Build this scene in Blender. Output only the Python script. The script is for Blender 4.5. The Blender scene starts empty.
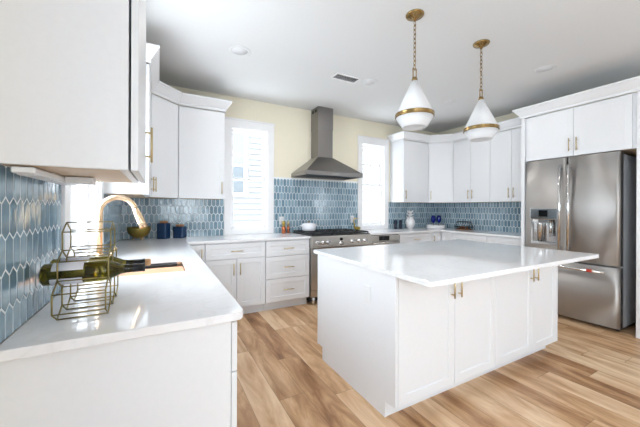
import bpy, bmesh, math, random
from mathutils import Vector, Matrix
random.seed(7)
PI = math.pi
scene = bpy.context.scene
COL = scene.collection

# ---------------------------------------------------------------- camera
cam_d = bpy.data.cameras.new('camera')
cam = bpy.data.objects.new('camera', cam_d)
COL.objects.link(cam)
cam_d.sensor_width = 36.0
cam_d.lens = 297.12 / 640 * 36
cam_d.shift_x = -0.0006
cam_d.shift_y = -(213.5 - 207.92) / 640
cam_d.clip_start = 0.02
cam.matrix_world = (Matrix.Translation((0.381, 0, 1.286)) @ Matrix.Rotation(math.radians(-28.56), 4, 'Z')
                    @ Matrix.Rotation(PI / 2, 4, 'X') @ Matrix.Rotation(0.004, 4, 'Z'))
scene.camera = cam

# ---------------------------------------------------------------- world, lights, exposure
scene.view_settings.view_transform = 'Standard'
scene.view_settings.look = 'None'
scene.view_settings.exposure = 0.66
scene.view_settings.gamma = 1.0
scene.view_settings.use_curve_mapping = False

world = bpy.data.worlds.new('sky')
scene.world = world
world.use_nodes = True
bg = world.node_tree.nodes['Background']
bg.inputs['Color'].default_value = (0.845, 0.93, 1.0, 1)
bg.inputs['Strength'].default_value = 8.0


def area(name, loc, target, sx, sy, power, color=(1, 1, 1)):
    d = bpy.data.lights.new(name, 'AREA')
    d.shape = 'RECTANGLE'
    d.size, d.size_y = sx, sy
    d.energy = power
    d.color = color
    o = bpy.data.objects.new(name, d)
    COL.objects.link(o)
    o.location = loc
    o.rotation_euler = (Vector(target) - Vector(loc)).to_track_quat('-Z', 'Y').to_euler()
    return o


# daylight entering by unseen windows added behind the camera and by the kitchen windows
def portal(name, loc, target, sx, sy):
    # guides the sky's own light through a window opening; gives off nothing itself
    o = area(name, loc, target, sx, sy, 1.0)
    o.data.cycles.is_portal = True


portal('portal_living', (-0.10, -1.5, 1.525), (2, -1.5, 1.525), 1.8, 1.65)
portal('portal_front', (1.25, -3.60, 1.5), (1.25, 0, 1.5), 1.2, 1.36)
portal('portal_east', (5.40, -0.8, 1.45), (0, -0.8, 1.45), 0.8, 0.9)
portal('portal_sink', (-0.10, 2.215, 1.685), (2, 2.215, 1.685), 0.85, 1.4)
portal('portal_hob', (1.5025, 4.235, 1.685), (1.5025, 2, 1.685), 0.515, 1.4)
portal('portal_corner', (3.685, 4.235, 1.69), (3.685, 2, 1.69), 0.49, 1.415)

# ---------------------------------------------------------------- materials


def srgb(r, g, b):
    def f(c):
        c /= 255
        return c / 12.92 if c <= 0.04045 else ((c + 0.055) / 1.055) ** 2.4
    return (f(r), f(g), f(b), 1)


def mat(name, color, rough=0.5, metal=0.0, bump=0.0, bscale=50, **kw):
    m = bpy.data.materials.new(name)
    m.use_nodes = True
    nt = m.node_tree
    p = nt.nodes['Principled BSDF']
    p.inputs['Base Color'].default_value = color
    p.inputs['Roughness'].default_value = rough
    p.inputs['Metallic'].default_value = metal
    for k, v in kw.items():
        p.inputs[k].default_value = v
    # a faint procedural variation of the colour on every surface
    tc = nt.nodes.new('ShaderNodeTexCoord')
    nz = nt.nodes.new('ShaderNodeTexNoise')
    nz.inputs['Scale'].default_value = bscale
    nt.links.new(tc.outputs['Object'], nz.inputs['Vector'])
    mx = nt.nodes.new('ShaderNodeMix')
    mx.data_type = 'RGBA'
    mx.blend_type = 'MULTIPLY'
    mx.inputs['Factor'].default_value = 0.04
    mx.inputs[6].default_value = color
    nt.links.new(nz.outputs['Fac'], mx.inputs[7])
    nt.links.new(mx.outputs[2], p.inputs['Base Color'])
    if bump:
        bp = nt.nodes.new('ShaderNodeBump')
        bp.inputs['Strength'].default_value = bump
        bp.inputs['Distance'].default_value = 0.002
        nt.links.new(nz.outputs['Fac'], bp.inputs['Height'])
        nt.links.new(bp.outputs['Normal'], p.inputs['Normal'])
    return m


M = {}
M['cab'] = mat('white_lacquer', (0.845, 0.858, 0.882, 1), 0.38)
M['cab_in'] = mat('cabinet_shadow_gap', (0.10, 0.10, 0.10, 1), 0.8)
M['maple'] = mat('maple_underside', srgb(214, 188, 158), 0.55)
M['trim'] = mat('trim_paint', (0.88, 0.88, 0.89, 1), 0.4)
M['ceil'] = mat('ceiling_paint', (0.735, 0.745, 0.75, 1), 0.8)
M['wall'] = mat('cream_wall_paint', srgb(236, 229, 208), 0.75)
M['wallw'] = mat('white_wall_paint', (0.76, 0.79, 0.82, 1), 0.75)  # cool white for the unseen walls, picked to temper the warm bounce light
M['brass'] = mat('satin_brass', srgb(204, 184, 142), 0.3, 1.0)
M['brass_d'] = mat('aged_brass', srgb(156, 130, 86), 0.25, 1.0)
M['gold'] = mat('brushed_gold', srgb(230, 200, 166), 0.27, 1.0)
M['rack'] = mat('antique_brass_wire', srgb(158, 142, 92), 0.3, 1.0)
M['olive_gold'] = mat('dull_gold', srgb(158, 138, 72), 0.35, 0.85)
M['copper'] = mat('copper', srgb(200, 122, 84), 0.22, 1.0)
M['chrome'] = mat('chrome', (0.72, 0.72, 0.72, 1), 0.12, 1.0)
M['black'] = mat('black_iron', (0.012, 0.012, 0.013, 1), 0.45)
M['blackg'] = mat('black_gloss', (0.01, 0.01, 0.012, 1), 0.08)
M['grey_side'] = mat('grey_steel_side', srgb(196, 198, 202), 0.5, 0.0)
M['dark_grey'] = mat('dark_grey_plastic', (0.05, 0.05, 0.055, 1), 0.4)
M['enamel'] = mat('white_enamel', (0.86, 0.86, 0.90, 1), 0.12)
M['ceramic'] = mat('white_ceramic', (0.86, 0.85, 0.86, 1), 0.3)
M['shade'] = mat('white_shade', (0.76, 0.765, 0.78, 1), 0.45)
M['plastic'] = mat('white_plastic', (0.84, 0.85, 0.86, 1), 0.35)
M['navy'] = mat('navy_glaze', srgb(22, 52, 88), 0.15)
M['ink'] = mat('ink_glaze', (0.006, 0.012, 0.035, 1), 0.15)
M['cobalt'] = mat('cobalt_glass', (0.01, 0.03, 0.35, 1), 0.05, **{'Transmission Weight': 0.5, 'IOR': 1.45})
M['wood'] = mat('lid_wood', srgb(178, 126, 84), 0.5)
M['board'] = mat('cutting_board_wood', srgb(224, 170, 134), 0.5)
M['cork'] = mat('cork', srgb(206, 160, 116), 0.8)
M['label'] = mat('paper_label', srgb(226, 226, 232), 0.6)
M['foil'] = mat('black_foil', (0.015, 0.015, 0.016, 1), 0.3)
M['bottle'] = mat('green_bottle_glass', srgb(126, 118, 34), 0.04, **{'Transmission Weight': 1.0, 'IOR': 1.45})
M['red'] = mat('red_tag', srgb(200, 60, 36), 0.4)
M['brown'] = mat('pine_cone_brown', srgb(150, 92, 48), 0.7)
M['screen'] = mat('display_glass', (0.006, 0.007, 0.008, 1), 0.1)
M['outer'] = mat('dark_window_glass', (0.065, 0.075, 0.085, 1), 0.1)


def steel(name, color, rough, axis, aniso):
    """brushed stainless: noise stretched along one axis drives roughness"""
    m = bpy.data.materials.new(name)
    m.use_nodes = True
    nt = m.node_tree
    p = nt.nodes['Principled BSDF']
    p.inputs['Base Color'].default_value = color
    p.inputs['Metallic'].default_value = 1.0
    p.inputs['Anisotropic'].default_value = aniso
    p.inputs['Anisotropic Rotation'].default_value = 0.25
    tc = nt.nodes.new('ShaderNodeTexCoord')
    mp = nt.nodes.new('ShaderNodeMapping')
    sc = [260, 260, 260]
    for a in axis:
        sc['xyz'.index(a)] = 1.5
    mp.inputs['Scale'].default_value = sc
    nz = nt.nodes.new('ShaderNodeTexNoise')
    nz.inputs['Scale'].default_value = 1
    mr = nt.nodes.new('ShaderNodeMapRange')
    mr.inputs['To Min'].default_value = rough - 0.015
    mr.inputs['To Max'].default_value = rough + 0.02
    nt.links.new(tc.outputs['Object'], mp.inputs['Vector'])
    nt.links.new(mp.outputs['Vector'], nz.inputs['Vector'])
    nt.links.new(nz.outputs['Fac'], mr.inputs['Value'])
    nt.links.new(mr.outputs['Result'], p.inputs['Roughness'])
    return m


M['steel'] = steel('brushed_stainless', srgb(190, 188, 186), 0.46, 'z', 0.9)
M['steel_r'] = steel('brushed_stainless_cooker', srgb(200, 197, 192), 0.3, 'x', 0.0)
M['steel_h'] = steel('brushed_stainless_hood', srgb(142, 139, 137), 0.32, 'x', 0.0)


def quartz():
    m = bpy.data.materials.new('white_quartz')
    m.use_nodes = True
    nt = m.node_tree
    p = nt.nodes['Principled BSDF']
    tc = nt.nodes.new('ShaderNodeTexCoord')
    nz = nt.nodes.new('ShaderNodeTexNoise')
    nz.inputs['Scale'].default_value = 3.2
    nz.inputs['Detail'].default_value = 9
    nz.inputs['Distortion'].default_value = 1.4
    cr = nt.nodes.new('ShaderNodeValToRGB')
    e = cr.color_ramp.elements
    e[0].position, e[0].color = 0.30, (0.87, 0.87, 0.885, 1)
    e[1].position, e[1].color = 0.75, (0.87, 0.87, 0.885, 1)
    k = e.new(0.52)
    k.color = (0.82, 0.82, 0.83, 1)
    k = e.new(0.49)
    k.color = (0.87, 0.87, 0.885, 1)
    k = e.new(0.55)
    k.color = (0.87, 0.87, 0.885, 1)
    nt.links.new(tc.outputs['Object'], nz.inputs['Vector'])
    nt.links.new(nz.outputs['Fac'], cr.inputs['Fac'])
    nt.links.new(cr.outputs['Color'], p.inputs['Base Color'])
    p.inputs['Roughness'].default_value = 0.07
    return m


M['quartz'] = quartz()


def tile_mat():
    m = bpy.data.materials.new('blue_glazed_tile')
    m.use_nodes = True
    nt = m.node_tree
    p = nt.nodes['Principled BSDF']
    ge = nt.nodes.new('ShaderNodeNewGeometry')
    cr = nt.nodes.new('ShaderNodeValToRGB')
    e = cr.color_ramp.elements
    e[0].position, e[0].color = 0.0, srgb(104, 134, 151)
    e[1].position, e[1].color = 1.0, srgb(154, 179, 193)
    k = e.new(0.5)
    k.color = srgb(127, 155, 171)
    tc = nt.nodes.new('ShaderNodeTexCoord')
    nz = nt.nodes.new('ShaderNodeTexNoise')
    nz.inputs['Scale'].default_value = 26
    nz.inputs['Detail'].default_value = 3
    bp = nt.nodes.new('ShaderNodeBump')
    bp.inputs['Strength'].default_value = 0.35
    bp.inputs['Distance'].default_value = 0.004
    mx = nt.nodes.new('ShaderNodeMix')
    mx.data_type = 'RGBA'
    mx.blend_type = 'OVERLAY'
    mx.inputs['Factor'].default_value = 0.3
    nt.links.new(ge.outputs['Random Per Island'], cr.inputs['Fac'])
    nt.links.new(tc.outputs['Object'], nz.inputs['Vector'])
    nt.links.new(nz.outputs['Fac'], bp.inputs['Height'])
    nt.links.new(cr.outputs['Color'], mx.inputs[6])
    nt.links.new(nz.outputs['Fac'], mx.inputs[7])
    nt.links.new(mx.outputs[2], p.inputs['Base Color'])
    nt.links.new(bp.outputs['Normal'], p.inputs['Normal'])
    p.inputs['Roughness'].default_value = 0.09
    p.inputs['Coat Weight'].default_value = 0.25
    p.inputs['Coat Roughness'].default_value = 0.03
    nt.links.new(bp.outputs['Normal'], p.inputs['Coat Normal'])
    return m


M['tile'] = tile_mat()
M['grout'] = mat('pale_grout', srgb(238, 242, 244), 0.8)


def floor_mat():
    m = bpy.data.materials.new('wood_plank_floor')
    m.use_nodes = True
    nt = m.node_tree
    L = nt.links
    p = nt.nodes['Principled BSDF']

    def N(t, **kw):
        n = nt.nodes.new(t)
        for k, v in kw.items():
            setattr(n, k, v)
        return n

    def math_(op, a, b=None):
        n = N('ShaderNodeMath', operation=op)
        for i, x in enumerate((a, b)):
            if x is None:
                continue
            if isinstance(x, (int, float)):
                n.inputs[i].default_value = x
            else:
                L.new(x, n.inputs[i])
        return n.outputs[0]
    tc = N('ShaderNodeTexCoord')
    sp = N('ShaderNodeSeparateXYZ')
    L.new(tc.outputs['Object'], sp.inputs[0])
    X, Y = sp.outputs[0], sp.outputs[1]
    W, LEN = 0.182, 1.22
    col = math_('FLOOR', math_('DIVIDE', X, W))
    wn = N('ShaderNodeTexWhiteNoise', noise_dimensions='1D')
    L.new(col, wn.inputs['W'])
    yo = math_('ADD', math_('DIVIDE', Y, LEN), math_('MULTIPLY', wn.outputs['Value'], 7.0))
    row = math_('FLOOR', yo)
    cmb = N('ShaderNodeCombineXYZ')
    L.new(col, cmb.inputs[0])
    L.new(row, cmb.inputs[1])
    wn2 = N('ShaderNodeTexWhiteNoise', noise_dimensions='3D')
    L.new(cmb.outputs[0], wn2.inputs['Vector'])
    # grain, stretched along the plank and shifted per plank
    gx = math_('ADD', math_('MULTIPLY', X, 9.0), math_('MULTIPLY', wn2.outputs['Value'], 60.0))
    gy = math_('MULTIPLY', Y, 1.7)
    gv = N('ShaderNodeCombineXYZ')
    L.new(gx, gv.inputs[0])
    L.new(gy, gv.inputs[1])
    g1 = N('ShaderNodeTexNoise')
    g1.inputs['Scale'].default_value = 1.0
    g1.inputs['Detail'].default_value = 7
    g1.inputs['Roughness'].default_value = 0.62
    g1.inputs['Distortion'].default_value = 0.6
    L.new(gv.outputs[0], g1.inputs['Vector'])
    f = math_('ADD', math_('MULTIPLY', wn2.outputs['Value'], 0.34), math_('MULTIPLY', g1.outputs['Fac'], 1.12))
    f = math_('SUBTRACT', f, 0.10)
    cr = N('ShaderNodeValToRGB')
    e = cr.color_ramp.elements
    e[0].position, e[0].color = 0.18, srgb(98, 62, 36)
    e[1].position, e[1].color = 0.86, srgb(238, 208, 172)
    k = e.new(0.40)
    k.color = srgb(164, 118, 78)
    k = e.new(0.60)
    k.color = srgb(208, 166, 124)
    L.new(f, cr.inputs['Fac'])
    # seams
    fx = math_('FRACT', math_('DIVIDE', X, W))
    fy = math_('FRACT', yo)
    sx = math_('MINIMUM', fx, math_('SUBTRACT', 1.0, fx))
    sy = math_('MULTIPLY', math_('MINIMUM', fy, math_('SUBTRACT', 1.0, fy)), LEN / W)
    sm = math_('LESS_THAN', math_('MINIMUM', sx, sy), 0.009)
    mx = N('ShaderNodeMix', data_type='RGBA')
    L.new(math_('MULTIPLY', sm, 0.55), mx.inputs['Factor'])
    L.new(cr.outputs['Color'], mx.inputs[6])
    mx.inputs[7].default_value = srgb(96, 66, 44)
    L.new(mx.outputs[2], p.inputs['Base Color'])
    bp = N('ShaderNodeBump')
    bp.inputs['Strength'].default_value = 0.12
    bp.inputs['Distance'].default_value = 0.002
    L.new(g1.outputs['Fac'], bp.inputs['Height'])
    L.new(bp.outputs['Normal'], p.inputs['Normal'])
    p.inputs['Roughness'].default_value = 0.33
    return m


M['floor'] = floor_mat()


def glass_mat():
    m = bpy.data.materials.new('window_glass')
    m.use_nodes = True
    nt = m.node_tree
    for n in list(nt.nodes):
        if n.type != 'OUTPUT_MATERIAL':
            nt.nodes.remove(n)
    out = [n for n in nt.nodes if n.type == 'OUTPUT_MATERIAL'][0]
    t = nt.nodes.new('ShaderNodeBsdfTransparent')
    g = nt.nodes.new('ShaderNodeBsdfGlossy')
    g.inputs['Roughness'].default_value = 0.02
    lw = nt.nodes.new('ShaderNodeLayerWeight')
    lw.inputs['Blend'].default_value = 0.5
    pw = nt.nodes.new('ShaderNodeMath')
    pw.operation = 'POWER'
    pw.inputs[1].default_value = 4.0
    nt.links.new(lw.outputs['Facing'], pw.inputs[0])
    fr = nt.nodes.new('ShaderNodeMath')
    fr.operation = 'MULTIPLY_ADD'
    fr.inputs[1].default_value = 0.5
    fr.inputs[2].default_value = 0.03
    nt.links.new(pw.outputs[0], fr.inputs[0])
    mx = nt.nodes.new('ShaderNodeMixShader')
    nt.links.new(fr.outputs[0], mx.inputs[0])
    nt.links.new(t.outputs[0], mx.inputs[1])
    nt.links.new(g.outputs[0], mx.inputs[2])
    nt.links.new(mx.outputs[0], out.inputs[0])
    return m


M['glass'] = glass_mat()


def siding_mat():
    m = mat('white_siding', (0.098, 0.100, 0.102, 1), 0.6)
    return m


M['siding'] = siding_mat()

# ---------------------------------------------------------------- mesh helpers


def mbox(bm, x0, y0, z0, x1, y1, z1, bev=0.0, seg=1):
    t = bmesh.new()
    vs = [t.verts.new((x, y, z)) for z in (z0, z1) for y in (y0, y1) for x in (x0, x1)]
    for f in ((0, 2, 3, 1), (4, 5, 7, 6), (0, 1, 5, 4), (2, 6, 7, 3), (0, 4, 6, 2), (1, 3, 7, 5)):
        t.faces.new([vs[i] for i in f])
    if bev:
        bmesh.ops.bevel(t, geom=list(t.edges), offset=bev, segments=seg, affect='EDGES', profile=0.5)
    merge(bm, t)


def merge(bm, t, mtx=None):
    if mtx is not None:
        bmesh.ops.transform(t, matrix=mtx, verts=t.verts)
    mp = {v: bm.verts.new(v.co) for v in t.verts}
    for f in t.faces:
        try:
            nf = bm.faces.new([mp[v] for v in f.verts])
            nf.smooth = f.smooth
        except ValueError:
            pass
    t.free()


def mlathe(bm, profile, center=(0, 0, 0), n=32, mtx=None, cap=True):
    """profile: (radius, height) from bottom to top, around local z"""
    t = bmesh.new()
    rings = []
    for r, z in profile:
        if r < 1e-6:
            rings.append([t.verts.new((0, 0, z))])
        else:
            rings.append([t.verts.new((r * math.cos(2 * PI * i / n), r * math.sin(2 * PI * i / n), z)) for i in range(n)])
    for a, b in zip(rings, rings[1:]):
        for i in range(n):
            j = (i + 1) % n
            if len(a) == 1 and len(b) == 1:
                continue
            if len(a) == 1:
                f = t.faces.new((a[0], b[j], b[i]))
            elif len(b) == 1:
                f = t.faces.new((a[i], a[j], b[0]))
            else:
                f = t.faces.new((a[i], a[j], b[j], b[i]))
            f.smooth = True
    if cap:
        if len(rings[0]) > 1:
            t.faces.new(rings[0][::-1])
        if len(rings[-1]) > 1:
            t.faces.new(rings[-1])
    if mtx is not None:
        bmesh.ops.transform(t, matrix=mtx, verts=t.verts)
    bmesh.ops.transform(t, matrix=Matrix.Translation(center), verts=t.verts)
    merge(bm, t)


def mtube(bm, pts, r, n=10, closed=False, radii=None):
    pts = [Vector(p) for p in pts]
    t = bmesh.new()
    rings = []
    m = len(pts)
    prev = None
    for i, p in enumerate(pts):
        a = pts[(i - 1) % m] if (i > 0 or closed) else p
        b = pts[(i + 1) % m] if (i < m - 1 or closed) else p
        d = (b - a).normalized()
        if prev is None:
            u = d.orthogonal().normalized()
        else:
            u = prev - d * prev.dot(d)
            u = u.normalized() if u.length > 1e-6 else d.orthogonal().normalized()
        prev = u
        w = d.cross(u)
        rr = radii[i] if radii else r
        k = 1.0
        if (0 < i < m - 1) or closed:
            c = (p - a).normalized().dot((b - p).normalized())
            k = 1 / max(0.5, math.sqrt(max(0.0, (1 + c) / 2)))
        rings.append([t.verts.new(p + (u * math.cos(2 * PI * q / n) + w * math.sin(2 * PI * q / n)) * rr * (k if k < 1.3 else 1.3)) for q in range(n)])
    idx = list(range(m - 1)) + ([m - 1] if closed else [])
    for i in idx:
        A, B = rings[i], rings[(i + 1) % m]
        for q in range(n):
            f = t.faces.new((A[q], A[(q + 1) % n], B[(q + 1) % n], B[q]))
            f.smooth = True
    if not closed:
        t.faces.new(rings[0][::-1])
        t.faces.new(rings[-1])
    bmesh.ops.recalc_face_normals(t, faces=t.faces)
    merge(bm, t)


def mprism(bm, outer, z0, z1, holes=(), bev=0.0):
    """vertical prism over a 2-D polygon (with holes)"""
    t = bmesh.new()
    edges = []
    for loop in [outer, *holes]:
        vs = [t.verts.new((x, y, z0)) for x, y in loop]
        for a, b in zip(vs, vs[1:] + vs[:1]):
            edges.append(t.edges.new((a, b)))
    r = bmesh.ops.triangle_fill(t, use_beauty=True, use_dissolve=True, edges=edges)
    faces = list(t.faces)
    ex = bmesh.ops.extrude_face_region(t, geom=faces)
    bmesh.ops.translate(t, vec=(0, 0, z1 - z0), verts=[g for g in ex['geom'] if isinstance(g, bmesh.types.BMVert)])
    bmesh.ops.recalc_face_normals(t, faces=t.faces)
    if bev:
        es = [e for e in t.edges if len(e.link_faces) == 2 and abs(e.verts[0].co.z - e.verts[1].co.z) < 1e-6
              and e.calc_face_angle(0) > 1.0]
        bmesh.ops.bevel(t, geom=es, offset=bev, segments=2, affect='EDGES', profile=0.5)
    merge(bm, t)


def rounded(x0, y0, x1, y1, rad, n=6):
    """rounded rectangle; rad: four radii at (x0,y0),(x1,y0),(x1,y1),(x0,y1)"""
    out = []
    for (cx, cy, a0, r) in ((x0, y0, PI, rad[0]), (x1, y0, 1.5 * PI, rad[1]), (x1, y1, 0, rad[2]), (x0, y1, 0.5 * PI, rad[3])):
        sx = cx + (r if cx == x0 else -r)
        sy = cy + (r if cy == y0 else -r)
        if r < 1e-6:
            out.append((cx, cy))
        else:
            for i in range(n + 1):
                a = a0 + i / n * PI / 2
                out.append((sx + r * math.cos(a), sy + r * math.sin(a)))
    return out


ROOT = {}     # object name -> world matrix of its top-level empty


def link(name, bm, material, parent=None, world=False, smooth=False):
    """one mesh object; world=True: vertices were given in world space and move into the parent's space"""
    if world and parent is not None:
        bmesh.ops.transform(bm, matrix=ROOT[parent.name].inverted(), verts=bm.verts)
    me = bpy.data.meshes.new(name)
    bm.normal_update()
    bm.to_mesh(me)
    bm.free()
    me.materials.append(material)
    o = bpy.data.objects.new(name, me)
    COL.objects.link(o)
    if parent is not None:
        o.parent = parent
        ROOT[o.name] = ROOT[parent.name]
    else:
        ROOT[o.name] = Matrix.Identity(4)
    return o


def tag(o, label, cat, group=None):
    o['label'] = label
    o['category'] = cat
    if group:
        o['group'] = group
    return o


def thing(name, label, cat, loc=(0, 0, 0), rz=0.0, group=None):
    o = bpy.data.objects.new(name, None)
    o.empty_display_size = 0.1
    COL.objects.link(o)
    o.location = loc
    o.rotation_euler = (0, 0, rz)
    ROOT[o.name] = Matrix.Translation(loc) @ Matrix.Rotation(rz, 4, 'Z')
    return tag(o, label, cat, group)


def struct(name, bm, material, parent=None):
    o = link(name, bm, material, parent)
    if parent is None:
        o['kind'] = 'structure'
    return o


def dup(root, loc, rz, label=None):
    r = root.copy()
    COL.objects.link(r)
    r.location = loc
    r.rotation_euler = (0, 0, rz)
    if label:
        r['label'] = label
    ROOT[r.name] = Matrix.Translation(loc) @ Matrix.Rotation(rz, 4, 'Z')
    for ch in list(root.children):
        c = ch.copy()
        COL.objects.link(c)
        c.parent = r
        for g in list(ch.children):
            d = g.copy()
            COL.objects.link(d)
            d.parent = c
    return r


def B():
    return bmesh.new()


def box_obj(name, dims, material, parent=None, world=False, bev=0.002):
    bm = B()
    mbox(bm, *dims, bev=bev)
    return link(name, bm, material, parent, world)


# ---------------------------------------------------------------- the room shell
XR, YB, YF, ZC = 5.30, 4.133, -3.5, 2.80
bm = B(); mbox(bm, -0.12, YF - 0.12, -0.10, XR + 0.12, YB + 0.12, 0.0); struct('floor', bm, M['floor'])
bm = B(); mbox(bm, -0.12, YF - 0.12, ZC, XR + 0.12, YB + 0.12, ZC + 0.10); struct('ceiling', bm, M['ceil'])


def wall_with_holes(name, u0, u1, holes, place, material):
    """place(u0,z0,u1,z1) adds one box of wall; holes: (a0,a1,z0,z1) along the wall"""
    bm = B()
    u = u0
    for a0, a1, z0, z1 in sorted(holes):
        place(bm, u, 0, a0, ZC)
        place(bm, a0, 0, a1, z0)
        place(bm, a0, z1, a1, ZC)
        u = a1
    place(bm, u, 0, u1, ZC)
    return struct(name, bm, material)


W1 = (1.245, 1.760, 0.985, 2.385)
W2 = (3.440, 3.930, 0.985, 2.400)
WS = (1.790, 2.640, 0.985, 2.385)
T = 0.12
wall_back = wall_with_holes('wall_back', -T, XR + T, [W1, W2],
                            lambda b, a, c, d, e: mbox(b, a, YB, c, d, YB + T, e), M['wall'])
wall_left = wall_with_holes('wall_left', 0.9, YB, [WS],
                            lambda b, a, c, d, e: mbox(b, -T, a, c, 0, d, e), M['wall'])
wall_with_holes('wall_west', YF, 0.9, [(-2.4, -0.6, 0.7, 2.35)],
                lambda b, a, c, d, e: mbox(b, -T, a, c, 0, d, e), M['wallw'])  # unseen opening added for the daylight it lets in
wall_right = wall_with_holes('wall_right', 0.9, YB, [],
                             lambda b, a, c, d, e: mbox(b, XR, a, c, XR + T, d, e), M['wall'])
wall_with_holes('wall_east', YF, 0.9, [(-1.2, -0.4, 1.0, 1.9)],
                lambda b, a, c, d, e: mbox(b, XR, a, c, XR + T, d, e), M['wallw'])  # small unseen opening added as side fill
wall_front = wall_with_holes('wall_front', -T, XR + T, [(0.65, 1.85, 0.82, 2.18)],
                             lambda b, a, c, d, e: mbox(b, a, YF - T, c, d, YF, e), M['wallw'])  # unseen opening added to brighten the surfaces that face the camera

# ---- windows (structure): casing, jamb, two sashes, muntins, panes


def window(name, hole, mtx, grid=True, cw=0.092, top=0.10):
    a0, a1, z0, z1 = hole
    w = a1 - a0

    def add(nm, boxes, m, parent=None, bev=0.002):
        bm = B()
        for b_ in boxes:
            mbox(bm, *b_, bev=bev)
        bmesh.ops.transform(bm, matrix=mtx, verts=bm.verts)
        return struct(nm, bm, m, parent)
    # local: x along the wall from a0, y out of the room, z up
    casing = [(-cw, -0.018, z0 - 0.07, 0, 0, z1), (w, -0.018, z0 - 0.07, w + cw, 0, z1),
              (-cw, -0.018, z1, w + cw, 0, z1 + top), (-cw - 0.012, -0.03, z1 + top, w + cw + 0.012, 0, z1 + top + 0.018),
              (0, -0.018, z0 - 0.07, w, 0, z0)]
    root = add(name, casing, M['trim'])
    ROOT[root.name] = Matrix.Identity(4)
    jamb = [(0, 0, z0, 0.012, T, z1), (w - 0.012, 0, z0, w, T, z1), (0.012, 0, z1 - 0.012, w - 0.012, T, z1),
            (0.012, 0, z0, w - 0.012, T, z0 + 0.012)]
    add('jamb', jamb, M['trim'], root)
    zm = z0 + (z1 - z0) * 0.50
    s = 0.034
    def sash(y0, y1, lo, hi, nm):
        return add(nm, [(0.012, y0, lo, 0.012 + s, y1, hi), (w - 0.012 - s, y0, lo, w - 0.012, y1, hi),
                        (0.012 + s, y0, lo, w - 0.012 - s, y1, lo + s), (0.012 + s, y0, hi - s, w - 0.012 - s, y1, hi)],
                   M['trim'], root)
    lo_ = sash(0.055, 0.085, z0 + 0.012, zm + s / 2, 'lower_sash')
    up_ = sash(0.086, 0.114, zm - s / 2, z1 - 0.012, 'upper_sash')
    if grid:
        zg = (zm + z1) / 2
        add('muntin', [(w / 2 - 0.008, 0.09, zm + s / 2, w / 2 + 0.008, 0.11, z1 - 0.012 - s),
                       (0.012 + s, 0.09, zg - 0.008, w / 2 - 0.008, 0.11, zg + 0.008),
                       (w / 2 + 0.008, 0.09, zg - 0.008, w - 0.012 - s, 0.11, zg + 0.008)], M['trim'], up_, bev=0)
    add('pane', [(0.012 + s, 0.068, z0 + 0.012 + s, w - 0.012 - s, 0.072, zm - s / 2)], M['glass'], lo_, bev=0)
    add('pane', [(0.012 + s, 0.098, zm + s / 2, w - 0.012 - s, 0.102, z1 - 0.012 - s)], M['glass'], up_, bev=0)
    return root


window('window_1', WS, Matrix.Translation((0, WS[0], 0)) @ Matrix.Rotation(PI / 2, 4, 'Z'), cw=0.095)
window('window_2', W1, Matrix.Translation((W1[0], YB, 0)))
window('window_3', W2, Matrix.Translation((W2[0], YB, 0)))

# frames of unseen windows, added behind the camera to let in light
bm = B()
for x in (0.65, 1.22, 1.79):
    mbox(bm, x, YF - 0.09, 0.82, x + 0.06, YF - 0.03, 2.18)
mbox(bm, 0.65, YF - 0.09, 0.82, 1.85, YF - 0.03, 0.88)
mbox(bm, 0.65, YF - 0.09, 2.12, 1.85, YF - 0.03, 2.18)
struct('added_window_4', bm, M['trim'])
bm = B()
for y in (-2.4, -1.53, -0.66):
    mbox(bm, -0.09, y, 0.7, -0.03, y + 0.06, 2.35)
mbox(bm, -0.09, -2.4, 0.7, -0.03, -0.6, 0.76)
mbox(bm, -0.09, -2.4, 2.29, -0.03, -0.6, 2.35)
struct('added_window_5', bm, M['trim'])
bm = B()
for y in (-1.2, -0.46):
    mbox(bm, XR + 0.03, y, 1.0, XR + 0.09, y + 0.06, 1.9)
mbox(bm, XR + 0.03, -1.14, 1.0, XR + 0.09, -0.46, 1.06)
mbox(bm, XR + 0.03, -1.14, 1.84, XR + 0.09, -0.46, 1.9)
struct('added_window_6', bm, M['trim'])

# ---- tiled backsplash: elongated hexagon tiles, each a raised bevelled piece of one field


def clip(poly, axis, val, keep_less):
    out = []
    for i in range(len(poly)):
        p, q = poly[i], poly[(i + 1) % len(poly)]
        ip = (p[axis] <= val) if keep_less else (p[axis] >= val)
        iq = (q[axis] <= val) if keep_less else (q[axis] >= val)
        if ip:
            out.append(p)
        if ip != iq:
            t = (val - p[axis]) / (q[axis] - p[axis])
            out.append((p[0] + t * (q[0] - p[0]), p[1] + t * (q[1] - p[1])))
    return out


TW, TP, TE, GR = 0.0510, 0.1020, 0.0200, 0.0068


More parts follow.
